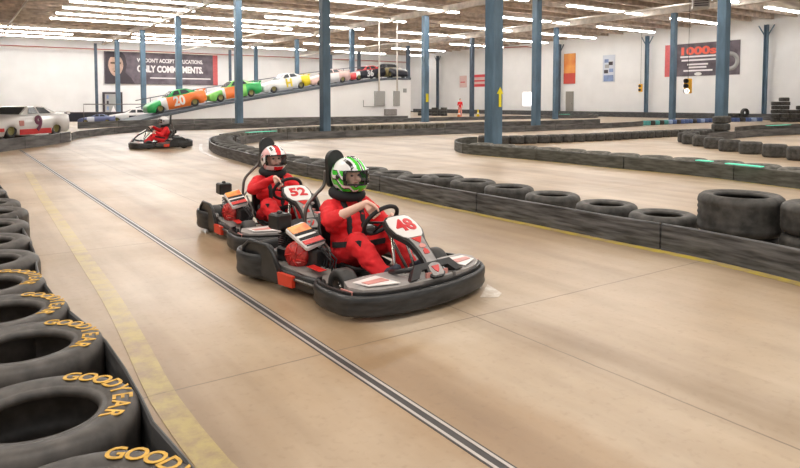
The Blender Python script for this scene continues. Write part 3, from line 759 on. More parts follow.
# ================================================================== RACE CARS
def race_car(name, label, loc, rz, sc, cols, number=None, ncol='car_maroon', pitch=0, skirt=None, group=None, extra=None):
    r = empty(name, loc, rz, label, 'race car', group); r.rotation_euler = (0, pitch, rz); r.scale = (sc, sc, sc)
    # stations: x, half width, sill z, belt z, deck z
    st = [(2.42, .62, .28, .42, .46), (2.34, .84, .16, .55, .60), (2.0, .95, .12, .68, .74), (1.45, .98, .12, .76, .84), (.9, .98, .12, .82, .92), (.3, .97, .12, .85, .95), (-.5, .97, .12, .87, .97),
          (-1.2, .98, .12, .90, .98), (-1.7, .98, .13, .93, .99), (-2.1, .95, .16, .93, .98), (-2.35, .90, .25, .92, .96), (-2.42, .86, .32, .88, .93)]
    mats = []; mb = MB()
    def mi(x):
        for x0, m in cols:
            if x <= x0:
                mm = m
        return mats.index(mm)
    for _, m in cols:
        if m not in mats: mats.append(m)
    def sec(x):
        for a, b in zip(st, st[1:]):
            if a[0] >= x >= b[0]:
                t = (a[0]-x)/(a[0]-b[0]); return [a[k]+(b[k]-a[k])*t for k in range(5)]
        return list(st[-1] if x < 0 else st[0])
    xs = [2.42-k*(4.84/60) for k in range(61)]
    for i, x in enumerate(xs):
        _, hw, s0, bt, dk = sec(x)
        for wx in (1.42, -1.38):
            if abs(x-wx) < .40: s0 = max(s0, .06+math.sqrt(max(0, .40**2-(x-wx)**2))+.04-.0*0) if True else s0
        s0 = min(s0, bt-.12)
        h = [(0, dk+.01), (hw*.5, dk), (hw*.84, dk-.02), (hw*.96, bt-.02), (hw, (bt+s0)/2), (hw*.98, s0), (hw*.80, s0)]
        ring = h+[(-y, z) for y, z in reversed(h[1:])]
        o = len(mb.v); mb.v += [Vector((x, y, z)) for y, z in ring]; m = len(ring)
        if i:
            for k in range(m): mb.f.append((o-m+k, o+k, o+(k+1) % m, o-m+(k+1) % m)); mb.m.append(mi(x)); mb.s.append(True)
    mb.f.append(tuple(range(m))); mb.m.append(mi(2.4)); mb.s.append(False); mb.f.append(tuple(len(mb.v)-1-k for k in range(m))); mb.m.append(mi(-2.4)); mb.s.append(False)
    mb.build('body', mats, r)
    # greenhouse
    g = [(.75, .80, .93), (.05, .62, 1.27), (-.35, .60, 1.31), (-.85, .60, 1.29), (-1.75, .72, .98)]
    roof = MB(); vs = []
    for x, hw, z in g:
        vs += [(x, -hw, z), (x, hw, z)]
    base = [(.75, .82), (.05, .86), (-.35, .86), (-.85, .86), (-1.75, .80)]
    vs2 = [(x, s_*hw, .93) for x, hw in base for s_ in (-1, 1)]
    fs = []
    for k in range(4): fs += [(2*k, 2*k+2, 2*k+3, 2*k+1), (2*k, 10+2*k, 12+2*k, 2*k+2), (2*k+1, 2*k+3, 13+2*k, 11+2*k)]
    roof.add(vs+vs2, fs, 0); roof.build('roof', cols[1][1] if len(cols) > 1 and False else cols[0][1], r)
    def quad(nm, P4, n_):
        n_ = Vector(n_).normalized()*.035; a = [Vector(p)+n_ for p in P4]; MB().add(a+[p-n_*.7 for p in a], [(0, 1, 2, 3), (7, 6, 5, 4), (0, 4, 5, 1), (1, 5, 6, 2), (2, 6, 7, 3), (3, 7, 4, 0)]).build(nm, 'car_glass', r)
    quad('windshield', [(.68, -.72, .965), (.68, .72, .965), (.12, .56, 1.235), (.12, -.56, 1.235)], (.4, 0, .9))
    quad('rear_window', [(-1.62, -.64, 1.025), (-.95, -.54, 1.255), (-.95, .54, 1.255), (-1.62, .64, 1.025)], (-.3, 0, .95))
    for s_ in (-1, 1):
        def sp(x, z):
            t = (z-.93)/(1.27-.93); return (x, s_*(.85-(.85-.62)*t), z)
        quad('side_window', [sp(.30, .985), sp(-.32, .985), sp(-.32, 1.25), sp(.02, 1.23)], (0, s_, .5))
        quad('side_window', [sp(-.45, .985), sp(-1.15, .985), sp(-.90, 1.22), sp(-.45, 1.25)], (0, s_, .5))
        for wx in (1.42, -1.38):
            t = MB(); t.lathe([(.20, -.13), (.30, -.14), (.34, -.10), (.345, 0), (.34, .10), (.30, .14), (.20, .13)], 24, 0, Matrix.Translation((wx, s_*.80, .345)) @ Matrix.Rotation(R(90), 4, 'X'))
            wo = t.build('wheel', 'rubber', r)
            t = MB(); t.lathe([(0, .02), (.08, .06), (.16, .02), (.205, .10), (.205, -.10), (.16, -.02), (.08, -.06), (0, -.02)], 20, 0, Matrix.Translation((wx, s_*.82, .345)) @ Matrix.Rotation(R(90), 4, 'X'), closed=False)
            t.build('rim', 'car_brass', wo)
    MB().box(-2.5, -2.25, -.88, .88, 1.03, 1.06).box(-2.45, -2.25, -.88, -.85, .93, 1.05).box(-2.45, -2.25, .85, .88, .93, 1.05).build('spoiler', cols[-1][1], r)
    if skirt:
        for s_ in (-1, 1): MB().box(-.95, 1.0, s_*.985-.012, s_*.985+.012, .14, .36).build('side_skirt', skirt, r)
    if number:
        for s_ in (1, -1):
            me = text_mesh(number, .035, .012)
            rot = Matrix.Rotation(R(180 if s_ > 0 else 0), 4, 'Z') @ Matrix.Rotation(R(90-4), 4, 'X')
            MB().mesh(me, 0, Matrix.Translation((-.15, s_*.985, .56)) @ rot @ Matrix.Diagonal((.92, .86, 1, 1))).build('number', ncol, r)
    for (nm, m, x0, x1, z0, z1) in (extra or []):
        for s_ in (-1, 1): MB().box(x0, x1, s_*.975-.02, s_*.975+.02, z0, z1).build(nm, m, r)
    return r
hd = Vector((-.50, -.87, 0)).normalized()
race_car('race_car', 'white stock car with a dark number 9 and red skirt parked behind the left barrier', (-16.0, 27.0, 0), R(-97), .98,
         [(3, 'car_white')], '9', 'car_maroon', skirt='car_red', extra=[('sponsor_decal', 'kart_pink', .75, 1.0, .50, .72), ('sponsor_decal', 'car_red', 1.88, 2.1, .30, .44)])
YB = FB+1.9
def ramp_car(a, label, cols, number=None, ncol='car_white', sc=.86, extra=None, turn=0):
    sl = math.atan2(rampz(a+1.2)-rampz(a-1.2), 2.4)
    p = W(a, YB, (rampz(a+1.2)+rampz(a-1.2))/2+.01)
    race_car('race_car', label, p, ROT+PI+turn, sc, cols, number, ncol, pitch=sl, extra=extra, group='race cars on the ramp').scale = (sc, sc, sc*1.22)
ramp_car(-41.9, 'orange race car with a white 20 and green nose at the bottom of the ramp', [(3, 'car_green'), (1.25, 'car_white'), (.8, 'car_orange')], '20', sc=.84)
ramp_car(-37.8, 'green and orange race car second up the ramp', [(3, 'car_lime'), (1.2, 'car_white'), (.9, 'car_orange'), (-.1, 'car_lime'), (-1, 'car_green')], None, sc=.82)
ramp_car(-33.8, 'white race car with a yellow rear end third up the ramp', [(3, 'car_white'), (-1.5, 'car_yellow')], 'H', 'car_yellow', sc=.80)
ramp_car(-30.05, 'pale pink race car halfway up the ramp', [(3, 'car_pink'), (.6, 'car_white'), (-1.0, 'car_pink')], None, sc=.72)
ramp_car(-26.6, 'black race car with a white 36 near the ramp top', [(3, 'car_red'), (1.7, 'car_white'), (1.2, 'car_black')], '36', 'car_white', sc=.68)
ramp_car(-24.2, 'dark gold race car at the end of the ramp platform', [(3, 'car_black'), (1.2, 'car_gold'), (-1.2, 'car_black')], None, sc=.76, turn=PI/2)
q = G(132, 122.5); race_car('race_car', 'small white car with a dark roof on the floor left of the ramp', q, R(205), .72, [(3, 'car_white')], None, extra=[('side_decal', 'car_black', -.5, .3, .5, .7)])
q = G(97, 123.2); race_car('race_car', 'low bluish car on the floor left of the small white car', q, R(200), .48, [(3, 'car_blue'), (1.2, 'poster_pale'), (.2, 'car_blue')], None)
# low railing near the corner of the pit
r = empty('hand_rail', G(84, 124), ROT, 'thin metal rail behind the pit at the left wall', 'railing')
MB().tube([(0, 0, 0), (0, 0, 1.3), (4.2, 0, 1.3), (4.2, 0, 0)], .03, 6).build('rail', 'dark_steel', r)
r = empty('tire_rack', G(80, 121.5), ROT, 'low dark bench stacked against the left wall behind the white race car', 'bench')
MB().box(-1, 3.6, -.3, .3, .6, .7, bev=.02).build('top', 'banner_dark', r); MB().box(-1, 3.6, -.25, .25, 0, .6).build('base', 'car_black', r)

# ================================================================== PEOPLE
def cone_caps(segs, k=1.0, grow=0.0):
    mb = MB()
    for p0, r0, p1, r1 in segs:
        p0, p1 = Vector(p0), Vector(p1); d = p1-p0; L = d.length
        if L < 1e-5: mb.ell(p0, (r0+grow,)*3, 20, 14); continue
        z = d.normalized(); x = Vector((0, 1, 0)).cross(z)
        if x.length < .1: x = Vector((1, 0, 0)).cross(z)
        x.normalize(); y = z.cross(x); m = Matrix((x, y, z)).transposed().to_4x4(); m.translation = p0
        r0 += grow; r1 += grow; prof = []
        for i in range(7): a = -PI/2+PI/2*i/6; prof.append((r0*math.cos(a)+1e-5, r0*math.sin(a)))
        for i in range(7): a = PI/2*i/6; prof.append((r1*math.cos(a)+1e-5, L+r1*math.sin(a)))
        mb.lathe(prof, 20, 0, m, closed=False)
    return mb
def remesh(mb, voxel, smooth=4, extra_fn=None):
    me = mb.data('tmp', 'skin'); o = bpy.data.objects.new('tmp', me); C.objects.link(o)
    md = o.modifiers.new('r', 'REMESH'); md.mode = 'VOXEL'; md.voxel_size = voxel; md.adaptivity = 0
    if smooth: sm = o.modifiers.new('s', 'SMOOTH'); sm.iterations = smooth; sm.factor = .5
    dg = bpy.context.evaluated_depsgraph_get(); dg.update()
    out = bpy.data.meshes.new_from_object(o.evaluated_get(dg)); bpy.data.objects.remove(o)
    out.materials.clear()
    if extra_fn: extra_fn(out)
    out.polygons.foreach_set('use_smooth', [True]*len(out.polygons)); out.update(); return out
def link(me, name, m, parent=None):
    for x in (m if isinstance(m, (list, tuple)) else [m]): me.materials.append(MATS[x])
    o = bpy.data.objects.new(name, me); C.objects.link(o); o.parent = parent; return o
def wrinkle(amp, sc=1.0):
    def fn(me):
        for v in me.vertices:
            c = v.co*sc
            n1 = noise.noise(Vector((c.x*9, c.y*9, c.z*26))); n2 = noise.noise(c*40)
            v.co += v.normal*amp*(n1*1.0+n2*.35-abs(noise.noise(c*14))*.9)
    return fn
def hand_segs(P, T, toward, rim=.014):
    """fingers closed round a bar at P with direction T; toward = unit vector from the bar to the wrist"""
    T = Vector(T).normalized(); A = Vector(toward); A = (A-T*A.dot(T)).normalized(); B = T.cross(A); P = Vector(P); S = []
    def pt(o, ang, rad): return P+T*o+(A*math.cos(ang)+B*math.sin(ang))*rad
    lens = (.93, 1.0, .96, .82)
    for i in range(4):
        o = (i-1.5)*.0195; l = lens[i]
        q = [pt(o*.9, -.1, .050), pt(o, .55*l, .042), pt(o, 1.5*l, .031), pt(o, 2.5*l, .027), pt(o, 3.2*l, .026)]
        rr = [.0105, .0098, .0088, .0082, .0072]
        for k in range(4): S.append((q[k], rr[k], q[k+1], rr[k+1]))
    for o in (-.024, -.008, .008, .024): S.append((pt(o, -.1, .050), .0115, pt(o*.7, -.05, .098), .0135))
    th = [pt(-.020, -.3, .085), pt(-.040, -.75, .050), pt(-.043, -1.5, .033), pt(-.038, -2.2, .028)]
    for k in range(3): S.append((th[k], (.014, .0115, .0095)[k], th[k+1], (.0115, .0095, .008)[k]))
    return S, pt(0, -.02, .108)
WC = Vector((.26, 0, .535)); WQ = Vector((.62, 0, .78)).normalized(); WR = .15
def rimpt(ang): return WC+Vector((0, math.cos(ang), 0))*WR+WQ*(WR*math.sin(ang))
def rimtan(ang): return Vector((0, -math.sin(ang), 0))+WQ*math.cos(ang)

def helmet(parent, c, style, yaw=0, pitch=0):
    rx, ry, rz = .170, .142, .153
    def shape(az, el, k=1.0):
        x, y, z = math.cos(el)*math.cos(az), math.cos(el)*math.sin(az), math.sin(el)
        ex = 1.0
        if el < .0 and x > 0: ex = 1+.14*min(1, -el/.6)*x        # chin bar reaches forward
        zz = z*(1.0 if z > 0 else 1.08)
        if zz < -.78: zz = -.78-(abs(zz)-.78)*.15
        return (x*rx*ex*k, y*ry*k, zz*rz*k)
    def col(az, el):
        x, y, z = math.cos(el)*math.cos(az), math.cos(el)*math.sin(az), math.sin(el)
        win = abs(az) < R(66) and R(-22) < el < R(17)
        if win: return 2
        if style == 'green':
            if el > R(20) and x > -.35:
                if .08 < abs(y) < .30: return 1
                if abs(y) < .05: return 2
                if .42 < abs(y) < .60 and .1 < x < .75: return 2
                return 0
            if el < R(-24) and abs(az) < R(16): return 1
            t = z*1.0 + x*.75 + .10*math.sin(9*az)
            f = (t*2.1+.1) % 1
            return 1 if f < .48 else (2 if f < .66 else 0)
        if style == 'red':
            if el > R(20) and x > -.5:
                if abs(y) < .20: return 1
                if .34 < abs(y) < .52 and .25 < x < .62: return 2
                return 0 if abs(y) < .62 else 3
            if el < R(-28) and abs(az) < R(28): return 1
            t = z*.8 - x*.5
            f = (t*1.7) % 1
            return 3 if f < .3 else (2 if f < .42 else 0)
        return 0 if el > R(15) and abs(y) > .25 else 3
    mb = MB(); NA, NE = 120, 80; idx = {}
    for i in range(NA):
        for j in range(NE+1):
            az = -PI+2*PI*i/NA; el = -R(62)+(R(62)+PI/2)*j/NE; idx[i, j] = len(mb.v); mb.v.append(Vector(shape(az, el)))
    for i in range(NA):
        for j in range(NE):
            az = -PI+2*PI*(i+.5)/NA; el = -R(62)+(R(62)+PI/2)*(j+.5)/NE
            if abs(az) < R(58)-.25*abs(el) and R(-21) < el < R(15): continue
            k = (i+1) % NA; mb.f.append((idx[i, j], idx[k, j], idx[k, j+1], idx[i, j+1])); mb.m.append(col(az, el)); mb.s.append(True)
    mt = {'green': ['helm_white', 'helm_green', 'helm_black', 'helm_white'], 'red': ['helm_white', 'helm_red', 'helm_black', 'helm_pink'], 'grey': ['helm_white', 'helm_grey', 'helm_black', 'helm_grey']}[style]
    o = mb.build('helmet', mt, parent); o.location = c; o.rotation_euler = (0, pitch, yaw)
    md = o.modifiers.new('thick', 'SOLIDIFY'); md.thickness = .012; md.offset = -1; md.use_even_offset = False
    vb = MB(); ids = {}
    n1, n2 = 26, 12
    for i in range(n1+1):
        for j in range(n2+1):
            ids[i, j] = len(vb.v); vb.v.append(Vector(shape(-R(64)+R(128)*i/n1, -R(22)+R(41)*j/n2, 1.025)))
    for i in range(n1):
        for j in range(n2): vb.f.append((ids[i, j], ids[i+1, j], ids[i+1, j+1], ids[i, j+1])); vb.m.append(0); vb.s.append(True)
    v = vb.build('visor', 'visor_clear', o)
    ed = MB(); loop = [Vector(shape(-R(64)+R(128)*i/n1, -R(22), 1.03)) for i in range(n1+1)]+[Vector(shape(-R(64)+R(128)*i/n1, R(19), 1.03)) for i in range(n1, -1, -1)]
    ed.tube(loop, .004, 6, 0, closed=True).build('visor_trim', 'helm_black', o)
    for s_ in (-1, 1): MB().ell((.02, s_*ry*1.02, 0), (.022, .008, .022), 12, 8).build('visor_pivot', 'helm_black', o)
    MB().box(-.02, .05, -.018, .018, rz*.99, rz*1.03, bev=.006).build('vent', 'helm_black', o)
    return o

def driver(parent_loc, rz, label, style, bare, scale=1.0, lean=0.0, group=None, head_yaw=0, fine=True, shoe='shoe_dark', gdk=False):
    r = empty('person', parent_loc, rz, label, 'person', group)
    vx = .0055 if fine else .010
    hz = .845
    hp = Vector((-.125, 0, hz))
    S = [((-.13, 0, .22), .125, (-.15, 0, .40), .115), ((-.155, -.06, .48), .10, (-.155, .06, .48), .10), ((-.16, -.07, .57), .085, (-.16, .07, .57), .085),
         ((-.155, -.15, .61), .055, (-.155, .15, .61), .055), ((-.15, 0, .61), .055, (-.135, 0, .78), .05),
         (hp+Vector((0, 0, .03)), .088, hp+Vector((.02, 0, -.05)), .068), (hp+Vector((.05, 0, -.075)), .035, hp+Vector((.03, 0, -.06)), .04),
         (hp+Vector((.085, 0, .02)), .010, hp+Vector((.104, 0, -.014)), .0145)]
    for s_ in (-1, 1): S += [(hp+Vector((-.0, s_*.086, 0)), .014, hp+Vector((.0, s_*.088, -.02)), .012), (hp+Vector((.072, s_*.034, .035)), .012, hp+Vector((.078, s_*.012, .034)), .010),
                             (hp+Vector((.070, s_*.04, -.025)), .022, hp+Vector((.06, s_*.04, -.03)), .02)]
    suit = [((-.13, 0, .22), .150, (-.15, 0, .40), .145), ((-.155, -.075, .48), .125, (-.155, .075, .48), .125), ((-.16, -.09, .57), .10, (-.16, .09, .57), .10),
            ((-.155, -.16, .605), .073, (-.155, .16, .605), .073), ((-.15, 0, .61), .075, (-.145, 0, .69), .07)]
    shoes = []
    for s_ in (-1, 1):
        hip = Vector((-.10, s_*.10, .21)); knee = Vector((.20, s_*.185, .37)); ank = Vector((.46, s_*.14, .155)); toe = Vector((.575, s_*.13, .235))
        S += [(hip, .075, knee, .052), (knee, .052, knee.lerp(ank, .3), .050), (knee.lerp(ank, .3), .050, ank, .034), (ank, .036, toe, .028), (ank-Vector((.02, 0, .03)), .032, ank, .034)]
        suit += [(hip, .118, knee, .092), (knee, .092, ank.lerp(knee, .12), .072)]
        shoes.append([(ank-Vector((.02, 0, .035)), .043, toe, .036), (ank, .048, toe.lerp(ank, .4), .042), (ank, .045, ank+Vector((-.02, 0, .05)), .042)])
        ang = R(180-48) if s_ < 0 else R(48)
        ang = R(142) if s_ < 0 else R(-18)
        rp = rimpt(ang); tn = rimtan(ang)*(1 if s_ < 0 else -1)
        sh = Vector((-.155, s_*.18, .60)); el = Vector((-.01, s_*.29, .53)) if s_ < 0 else Vector((.0, .31, .42)); tow = (el-rp).normalized()*.9+Vector((0, 0, .22))
        hs, wr = hand_segs(rp, tn, tow)
        S += hs; S += [(sh, .052, el, .040), (el, .040, el.lerp(wr, .3), .041), (el.lerp(wr, .3), .041, wr, .026)]
        suit += [(sh, .075, el, .066)]
        if not (bare): suit += [(el, .062, el.lerp(wr, .88), .042)]
        else: suit += [(el, .066, el.lerp(wr, .22), .062)]
    body = remesh(cone_caps(S), vx, 3); bo = link(body, 'body', 'skin', r)
    sm = remesh(cone_caps(suit), .011 if fine else .016, 5, wrinkle(.011)); so = link(sm, 'racing_suit', 'suit_red', r)
    for k, sh in enumerate(shoes): link(remesh(cone_caps(sh), .009, 3), 'shoe', shoe, r)
    for s_ in (-1, 1): MB().ell(hp+Vector((.079, s_*.032, .014)), (.010, .014, .009), 12, 8).build('eye', 'eye_dark', r)
    MB().ell(hp+Vector((.088, 0, -.046)), (.008, .022, .006), 12, 8).build('mouth', 'lips', r)
    MB().tube([(-.15+.105*math.cos(t), .12*math.sin(t), .705-.02*math.cos(t)) for t in [2*PI*k/28 for k in range(28)]], .040, 12, 0, closed=True).build('neck_collar', 'collar_black', r)
    hm = helmet(r, (hp.x+.010, 0, hz+.008), style, head_yaw)
    # harness belts following the suit surface
    from mathutils.bvhtree import BVHTree
    bv = BVHTree.FromPolygons([v.co.copy() for v in sm.vertices], [tuple(p.vertices) for p in sm.polygons])
    for s_ in (-1, 1):
        pts = []
        for k in range(9):
            z = .66-.40*k/8; y = s_*(.085-.035*k/8); h = bv.ray_cast(Vector((.5, y, z)), Vector((-1, 0, 0)))
            if h[0] and h[0].x < .10: pts.append(h[0]+Vector((.006, 0, 0)))
        mb = MB(); vs = []
        for p in pts: vs += [p+Vector((0, -.024, 0)), p+Vector((0, .024, 0)), p+Vector((-.02, .024, 0)), p+Vector((-.02, -.024, 0))]
        fs = []
        for k in range(len(pts)-1):
            for q in range(4): fs.append((4*k+q, 4*k+4+q, 4*k+4+(q+1) % 4, 4*k+(q+1) % 4))
        if pts: mb.add(vs, fs, 0, True).build('harness_strap', 'belt_black', r)
    pts = []
    for k in range(13):
        t = -PI/2+PI*k/12; d = Vector((math.cos(t), math.sin(t), .28)); o_ = Vector((-.12, 0, .32)); h = bv.ray_cast(o_+d*.6-Vector((0, 0, .06)), -d)
        if h[0]: pts.append(h[0]+d*.006)
    if len(pts) > 2: MB().sweep([tuple(p) for p in pts], [(-.008, -.022), (.008, -.022), (.008, .022), (-.008, .022)]).build('lap_belt', 'belt_black', r)
    r.scale = (scale,)*3
    return r

# ================================================================== KARTS
def kart(loc, rz, label, number, pod='kart_silver'):
    K = empty('go_kart', (loc[0], loc[1], 0), rz, label, 'go kart')
    def T_(mb, nm, m, par=K): return mb.build(nm, m, par)
    # chassis
    T_(MB().prism([(-.30, -.30), (.55, -.30), (.78, -.16), (.78, .16), (.55, .30), (-.30, .30)], .012, 0, Matrix.Translation((0, 0, .055))), 'floor_pan', 'kart_grey')
    fr = MB()
    for s_ in (-1, 1):
        fr.tube([(-.85, s_*.33, .10), (-.30, s_*.34, .08), (.35, s_*.30, .08), (.80, s_*.22, .10)], .016, 8)
        fr.tube([(-.35, s_*.34, .09), (-.35, s_*.60, .12), (.32, s_*.60, .12), (.32, s_*.30, .09)], .012, 8)
    fr.tube([(.80, -.22, .10), (.80, .22, .10)], .016, 8).tube([(-.85, -.33, .10), (-.85, .33, .10)], .016, 8).tube([(-.3, -.34, .09), (-.3, .34, .09)], .014, 8)
    T_(fr, 'frame', 'dark_steel')
    # rear axle and wheels
    T_(MB().tube([(-.64, -.55, .144), (-.64, .55, .144)], .02, 10), 'axle', 'chrome')
    def wheel(x, y, rad, wd, steer=0):
        m = Matrix.Translation((x, y, rad+.002)) @ Matrix.Rotation(steer, 4, 'Z') @ Matrix.Rotation(R(90), 4, 'X'); h = wd/2
        p = [(.062, -h*.8), (.08, -h*.95), (rad-.03, -h), (rad-.010, -h*.88), (rad-.001, -h*.6), (rad, 0), (rad-.001, h*.6), (rad-.010, h*.88), (rad-.03, h), (.08, h*.95), (.062, h*.8)]
        wo = T_(MB().lathe(p, 32, 0, m), 'wheel', 'rubber')
        rm = MB(); rm.lathe([(.066, -h*.86), (.060, -h*.7), (.055, -h*.3), (.03, -h*.25), (.022, -h*.35), (0, -h*.35)], 24, 0, m, closed=False)
        rm.lathe([(.066, h*.86), (.060, h*.7), (.055, h*.3), (.03, h*.25), (.022, h*.35), (0, h*.35)], 24, 0, m, closed=False)
        T_(rm, 'rim', 'dark_steel', wo)
        nb_ = MB()
        for k in range(5):
            a = 2*PI*k/5
            for s_ in (-1, 1): nb_.tube([(.035*math.cos(a), .035*math.sin(a), s_*h*.25), (.035*math.cos(a), .035*math.sin(a), s_*h*.38)], .006, 6, M_=m)
        nb_.tube([(0, 0, -h*.5), (0, 0, h*.5)], .014, 10, M_=m); T_(nb_, 'hub', 'chrome', wo)
    for s_ in (-1, 1):
        wheel(.385, s_*.475, .132, .13, R(-8)); wheel(-.64, s_*.51, .142, .16)
        T_(MB().tube([(.38, s_*.28, .12), (.385, s_*.42, .13)], .014, 8), 'stub_axle', 'dark_steel')
    # bumpers: black plastic bands, closed rounded section
    def band(z0, z1, th):
        h = z1-z0
        return [(-th*.3, z0), (th*.45, z0+h*.04), (th*.75, z0+h*.18), (th*.55, z0+h*.42), (th*.75, z0+h*.66), (th*.7, z1-h*.12), (th*.35, z1), (-th*.35, z1-h*.02), (-th*.45, z1-h*.2), (-th*.45, z0+h*.15)]
    fp = [(.235, -.57), (.25, -.61), (.33, -.655), (.46, -.685), (.58, -.69), (.68, -.68), (.78, -.60), (.855, -.46), (.905, -.25), (.925, 0), (.905, .25), (.855, .46), (.78, .60), (.68, .68), (.58, .69), (.46, .685), (.33, .655), (.25, .61), (.235, .57)]
    fpc = catmull([Vector((x, y, 0)) for x, y in fp], .03)
    band_f = [(-o, z) for o, z in band(.03, .175, .034)]
    T_(MB().sweep(fpc, band_f, smooth=True), 'front_bumper', 'bumper_plastic')
    # sculpted lip above the front bumper
    T_(MB().sweep([p*0.975+Vector((.0, 0, 0)) for p in fpc], [(-.010, .165), (.010, .165), (.010, .19), (-.010, .19)], smooth=False), 'bumper_lip', 'black_plastic')
    rp_ = [(-.42, -.60), (-.52, -.655), (-.66, -.67), (-.78, -.64), (-.87, -.54), (-.91, -.38), (-.92, 0), (-.91, .38), (-.87, .54), (-.78, .64), (-.66, .67), (-.52, .655), (-.42, .60)]
    rpc = catmull([Vector((x, y, 0)) for x, y in rp_], .03)
    T_(MB().sweep(rpc, band(.05, .245, .028), smooth=True), 'rear_bumper', 'bumper_plastic')
    for s_ in (-1, 1):
        # side pod band, waist shaped, and its covers
        sp = catmull([Vector((x, s_*y, 0)) for x, y in [(-.50, .62), (-.30, .60), (-.05, .575), (.10, .575), (.18, .56), (.24, .54)]], .04)
        T_(MB().sweep(sp, [(-s_*o, z) for o, z in band(.045, .165, .035)], smooth=True), 'side_bumper', 'bumper_plastic')
        up = MB(); A = [(-.62, .10), (-.69, .24), (-.68, .29), (-.60, .335), (-.36, .325), (-.30, .29), (-.20, .12), (-.20, .08), (-.52, .08)]
        m = Matrix.Translation((0, s_*.625+(.0125), 0)) @ Matrix.Rotation(R(90), 4, 'X')
        up.prism(A, .025, 0, m); T_(up, 'rear_guard', 'black_plastic')
        T_(MB().tube([(-.70, s_*.64, .22), (-.69, s_*.64, .28), (-.60, s_*.64, .34), (-.37, s_*.63, .335), (-.30, s_*.62, .28), (-.20, s_*.61, .14)], .017, 8), 'guard_rim', 'bumper_plastic')
        # top cover of the pod
        cv = MB(); c0 = [(-.34, .33, .205), (-.34, .565, .185), (-.05, .55, .165), (.12, .55, .145), (.215, .54, .12), (.215, .36, .14), (.10, .36, .18)]
        vs = [(x, s_*y, z) for x, y, z in c0]+[(x, s_*y, z-.03) for x, y, z in c0]; n = len(c0)
        cv.add(vs, [tuple(range(n)), tuple(range(2*n-1, n-1, -1))]+[(i, (i+1) % n, n+(i+1) % n, n+i) for i in range(n)]); po = T_(cv, 'side_pod', 'kart_grey')
        st_ = MB(); st_.box(-.02, .14, -.035, .035, 0, .004, 0, Matrix.Translation((0, s_*.47, .205)) @ Matrix.Rotation(R(4), 4, 'Y')); T_(st_, 'decal', 'kart_red', po)
        st_ = MB(); st_.box(-.28, -.12, -.05, .05, 0, .004, 0, Matrix.Translation((0, s_*.46, .216))); T_(st_, 'decal', 'kart_pink', po)
        # red square sticker on the side band
        st_ = MB(); yy = s_*.635
        st_.add([(-.19, yy+s_*.010, .065), (-.04, yy-s_*.008, .06), (-.04, yy-s_*.008, .145), (-.21, yy+s_*.010, .155)]+[(-.19, yy-s_*.02, .065), (-.04, yy-s_*.04, .06), (-.04, yy-s_*.04, .145), (-.21, yy-s_*.02, .155)],
                [(0, 1, 2, 3), (7, 6, 5, 4), (0, 4, 5, 1), (1, 5, 6, 2), (2, 6, 7, 3), (3, 7, 4, 0)]); T_(st_, 'sticker', 'sticker_red')
        # nose pod over the front corner
        nz_ = MB(); c0 = [(.535, .17, .215), (.535, .40, .225), (.545, .60, .225), (.64, .645, .215), (.74, .60, .205), (.81, .49, .205), (.865, .32, .21), (.885, .17, .215)]
        vs = [(x, s_*y, z) for x, y, z in c0]+[(x, s_*y, z-.075) for x, y, z in c0]; n = len(c0)
        nz_.add(vs, [tuple(range(n)), tuple(range(2*n-1, n-1, -1))]+[(i, (i+1) % n, n+(i+1) % n, n+i) for i in range(n)]); no_ = T_(nz_, 'nose_pod', pod)
        T_(MB().prism([(.58, .34), (.60, .57), (.74, .55), (.83, .34)] if s_ > 0 else [(.83, -.34), (.74, -.55), (.60, -.57), (.58, -.34)], .006, 0, Matrix.Translation((0, 0, .219)) @ Matrix.Rotation(R(0), 4, 'Y')), 'decal', 'kart_white', no_)
        T_(MB().prism([(.66, .36), (.66, .54), (.72, .53), (.74, .36)] if s_ > 0 else [(.74, -.36), (.72, -.53), (.66, -.54), (.66, -.36)], .004, 0, Matrix.Translation((0, 0, .2255))), 'decal', 'kart_pink', no_)
        # pods beside the pedals (grey-pink flanks)
        T_(MB().box(.58, .70, s_*.652-.006, s_*.652+.006, .165, .195), 'flank_trim', 'kart_pink')
    # centre nose deck with raised black hoop
    T_(MB().box(.54, .87, -.168, .168, .15, .214, bev=.01), 'nose_deck', 'kart_grey')
    hp = MB(); o_ = [(-.27, 0), (-.18, .10), (.18, .10), (.27, 0), (.19, 0), (.135, .055), (-.135, .055), (-.19, 0)]
    hp.prism([(y, z) for y, z in o_], .05, 0, Matrix.Translation((.825, 0, .20)) @ Matrix.Rotation(R(-35), 4, 'Y') @ Matrix(((0, 0, 1, 0), (1, 0, 0, 0), (0, 1, 0, 0), (0, 0, 0, 1))))
    hp.tube([(.80, -.18, .28), (.68, -.22, .25), (.58, -.20, .225)], .018, 8).tube([(.80, .18, .28), (.68, .22, .25), (.58, .20, .225)], .018, 8)
    T_(hp, 'nose_hoop', 'black_plastic')
    T_(MB().box(.845, .86, -.11, .11, .21, .25), 'badge', 'kart_pink')
    # steering wheel, column, console
    N_w = Vector((-.78, 0, .62))
    T_(MB().tube([WC+Vector((0, 1, 0))*WR*math.cos(t)+WQ*WR*math.sin(t) for t in [2*PI*k/40 for k in range(40)]], .0165, 10, 0, closed=True), 'steering_wheel', 'belt_black')
    sw = MB()
    for t in (R(0), R(180), R(270)): sw.tube([WC-N_w*.03, WC+Vector((0, 1, 0))*WR*math.cos(t)+WQ*WR*math.sin(t)], .010, 6)
    T_(sw, 'spokes', 'black_metal')
    T_(MB().tube([WC-N_w*.02, WC+Vector((.34, 0, -.38))], .012, 8), 'steering_column', 'dark_steel')
    for s_ in (-1, 1): T_(MB().tube([(.43, s_*.05, .50), (.56, s_*.12, .10)], .012, 8), 'console_strut', 'chrome')
    d = Vector((.50, 0, -.41)).normalized(); n = Vector((.41, 0, .50)).normalized(); O = Vector((.435, 0, .585)); LN = .58
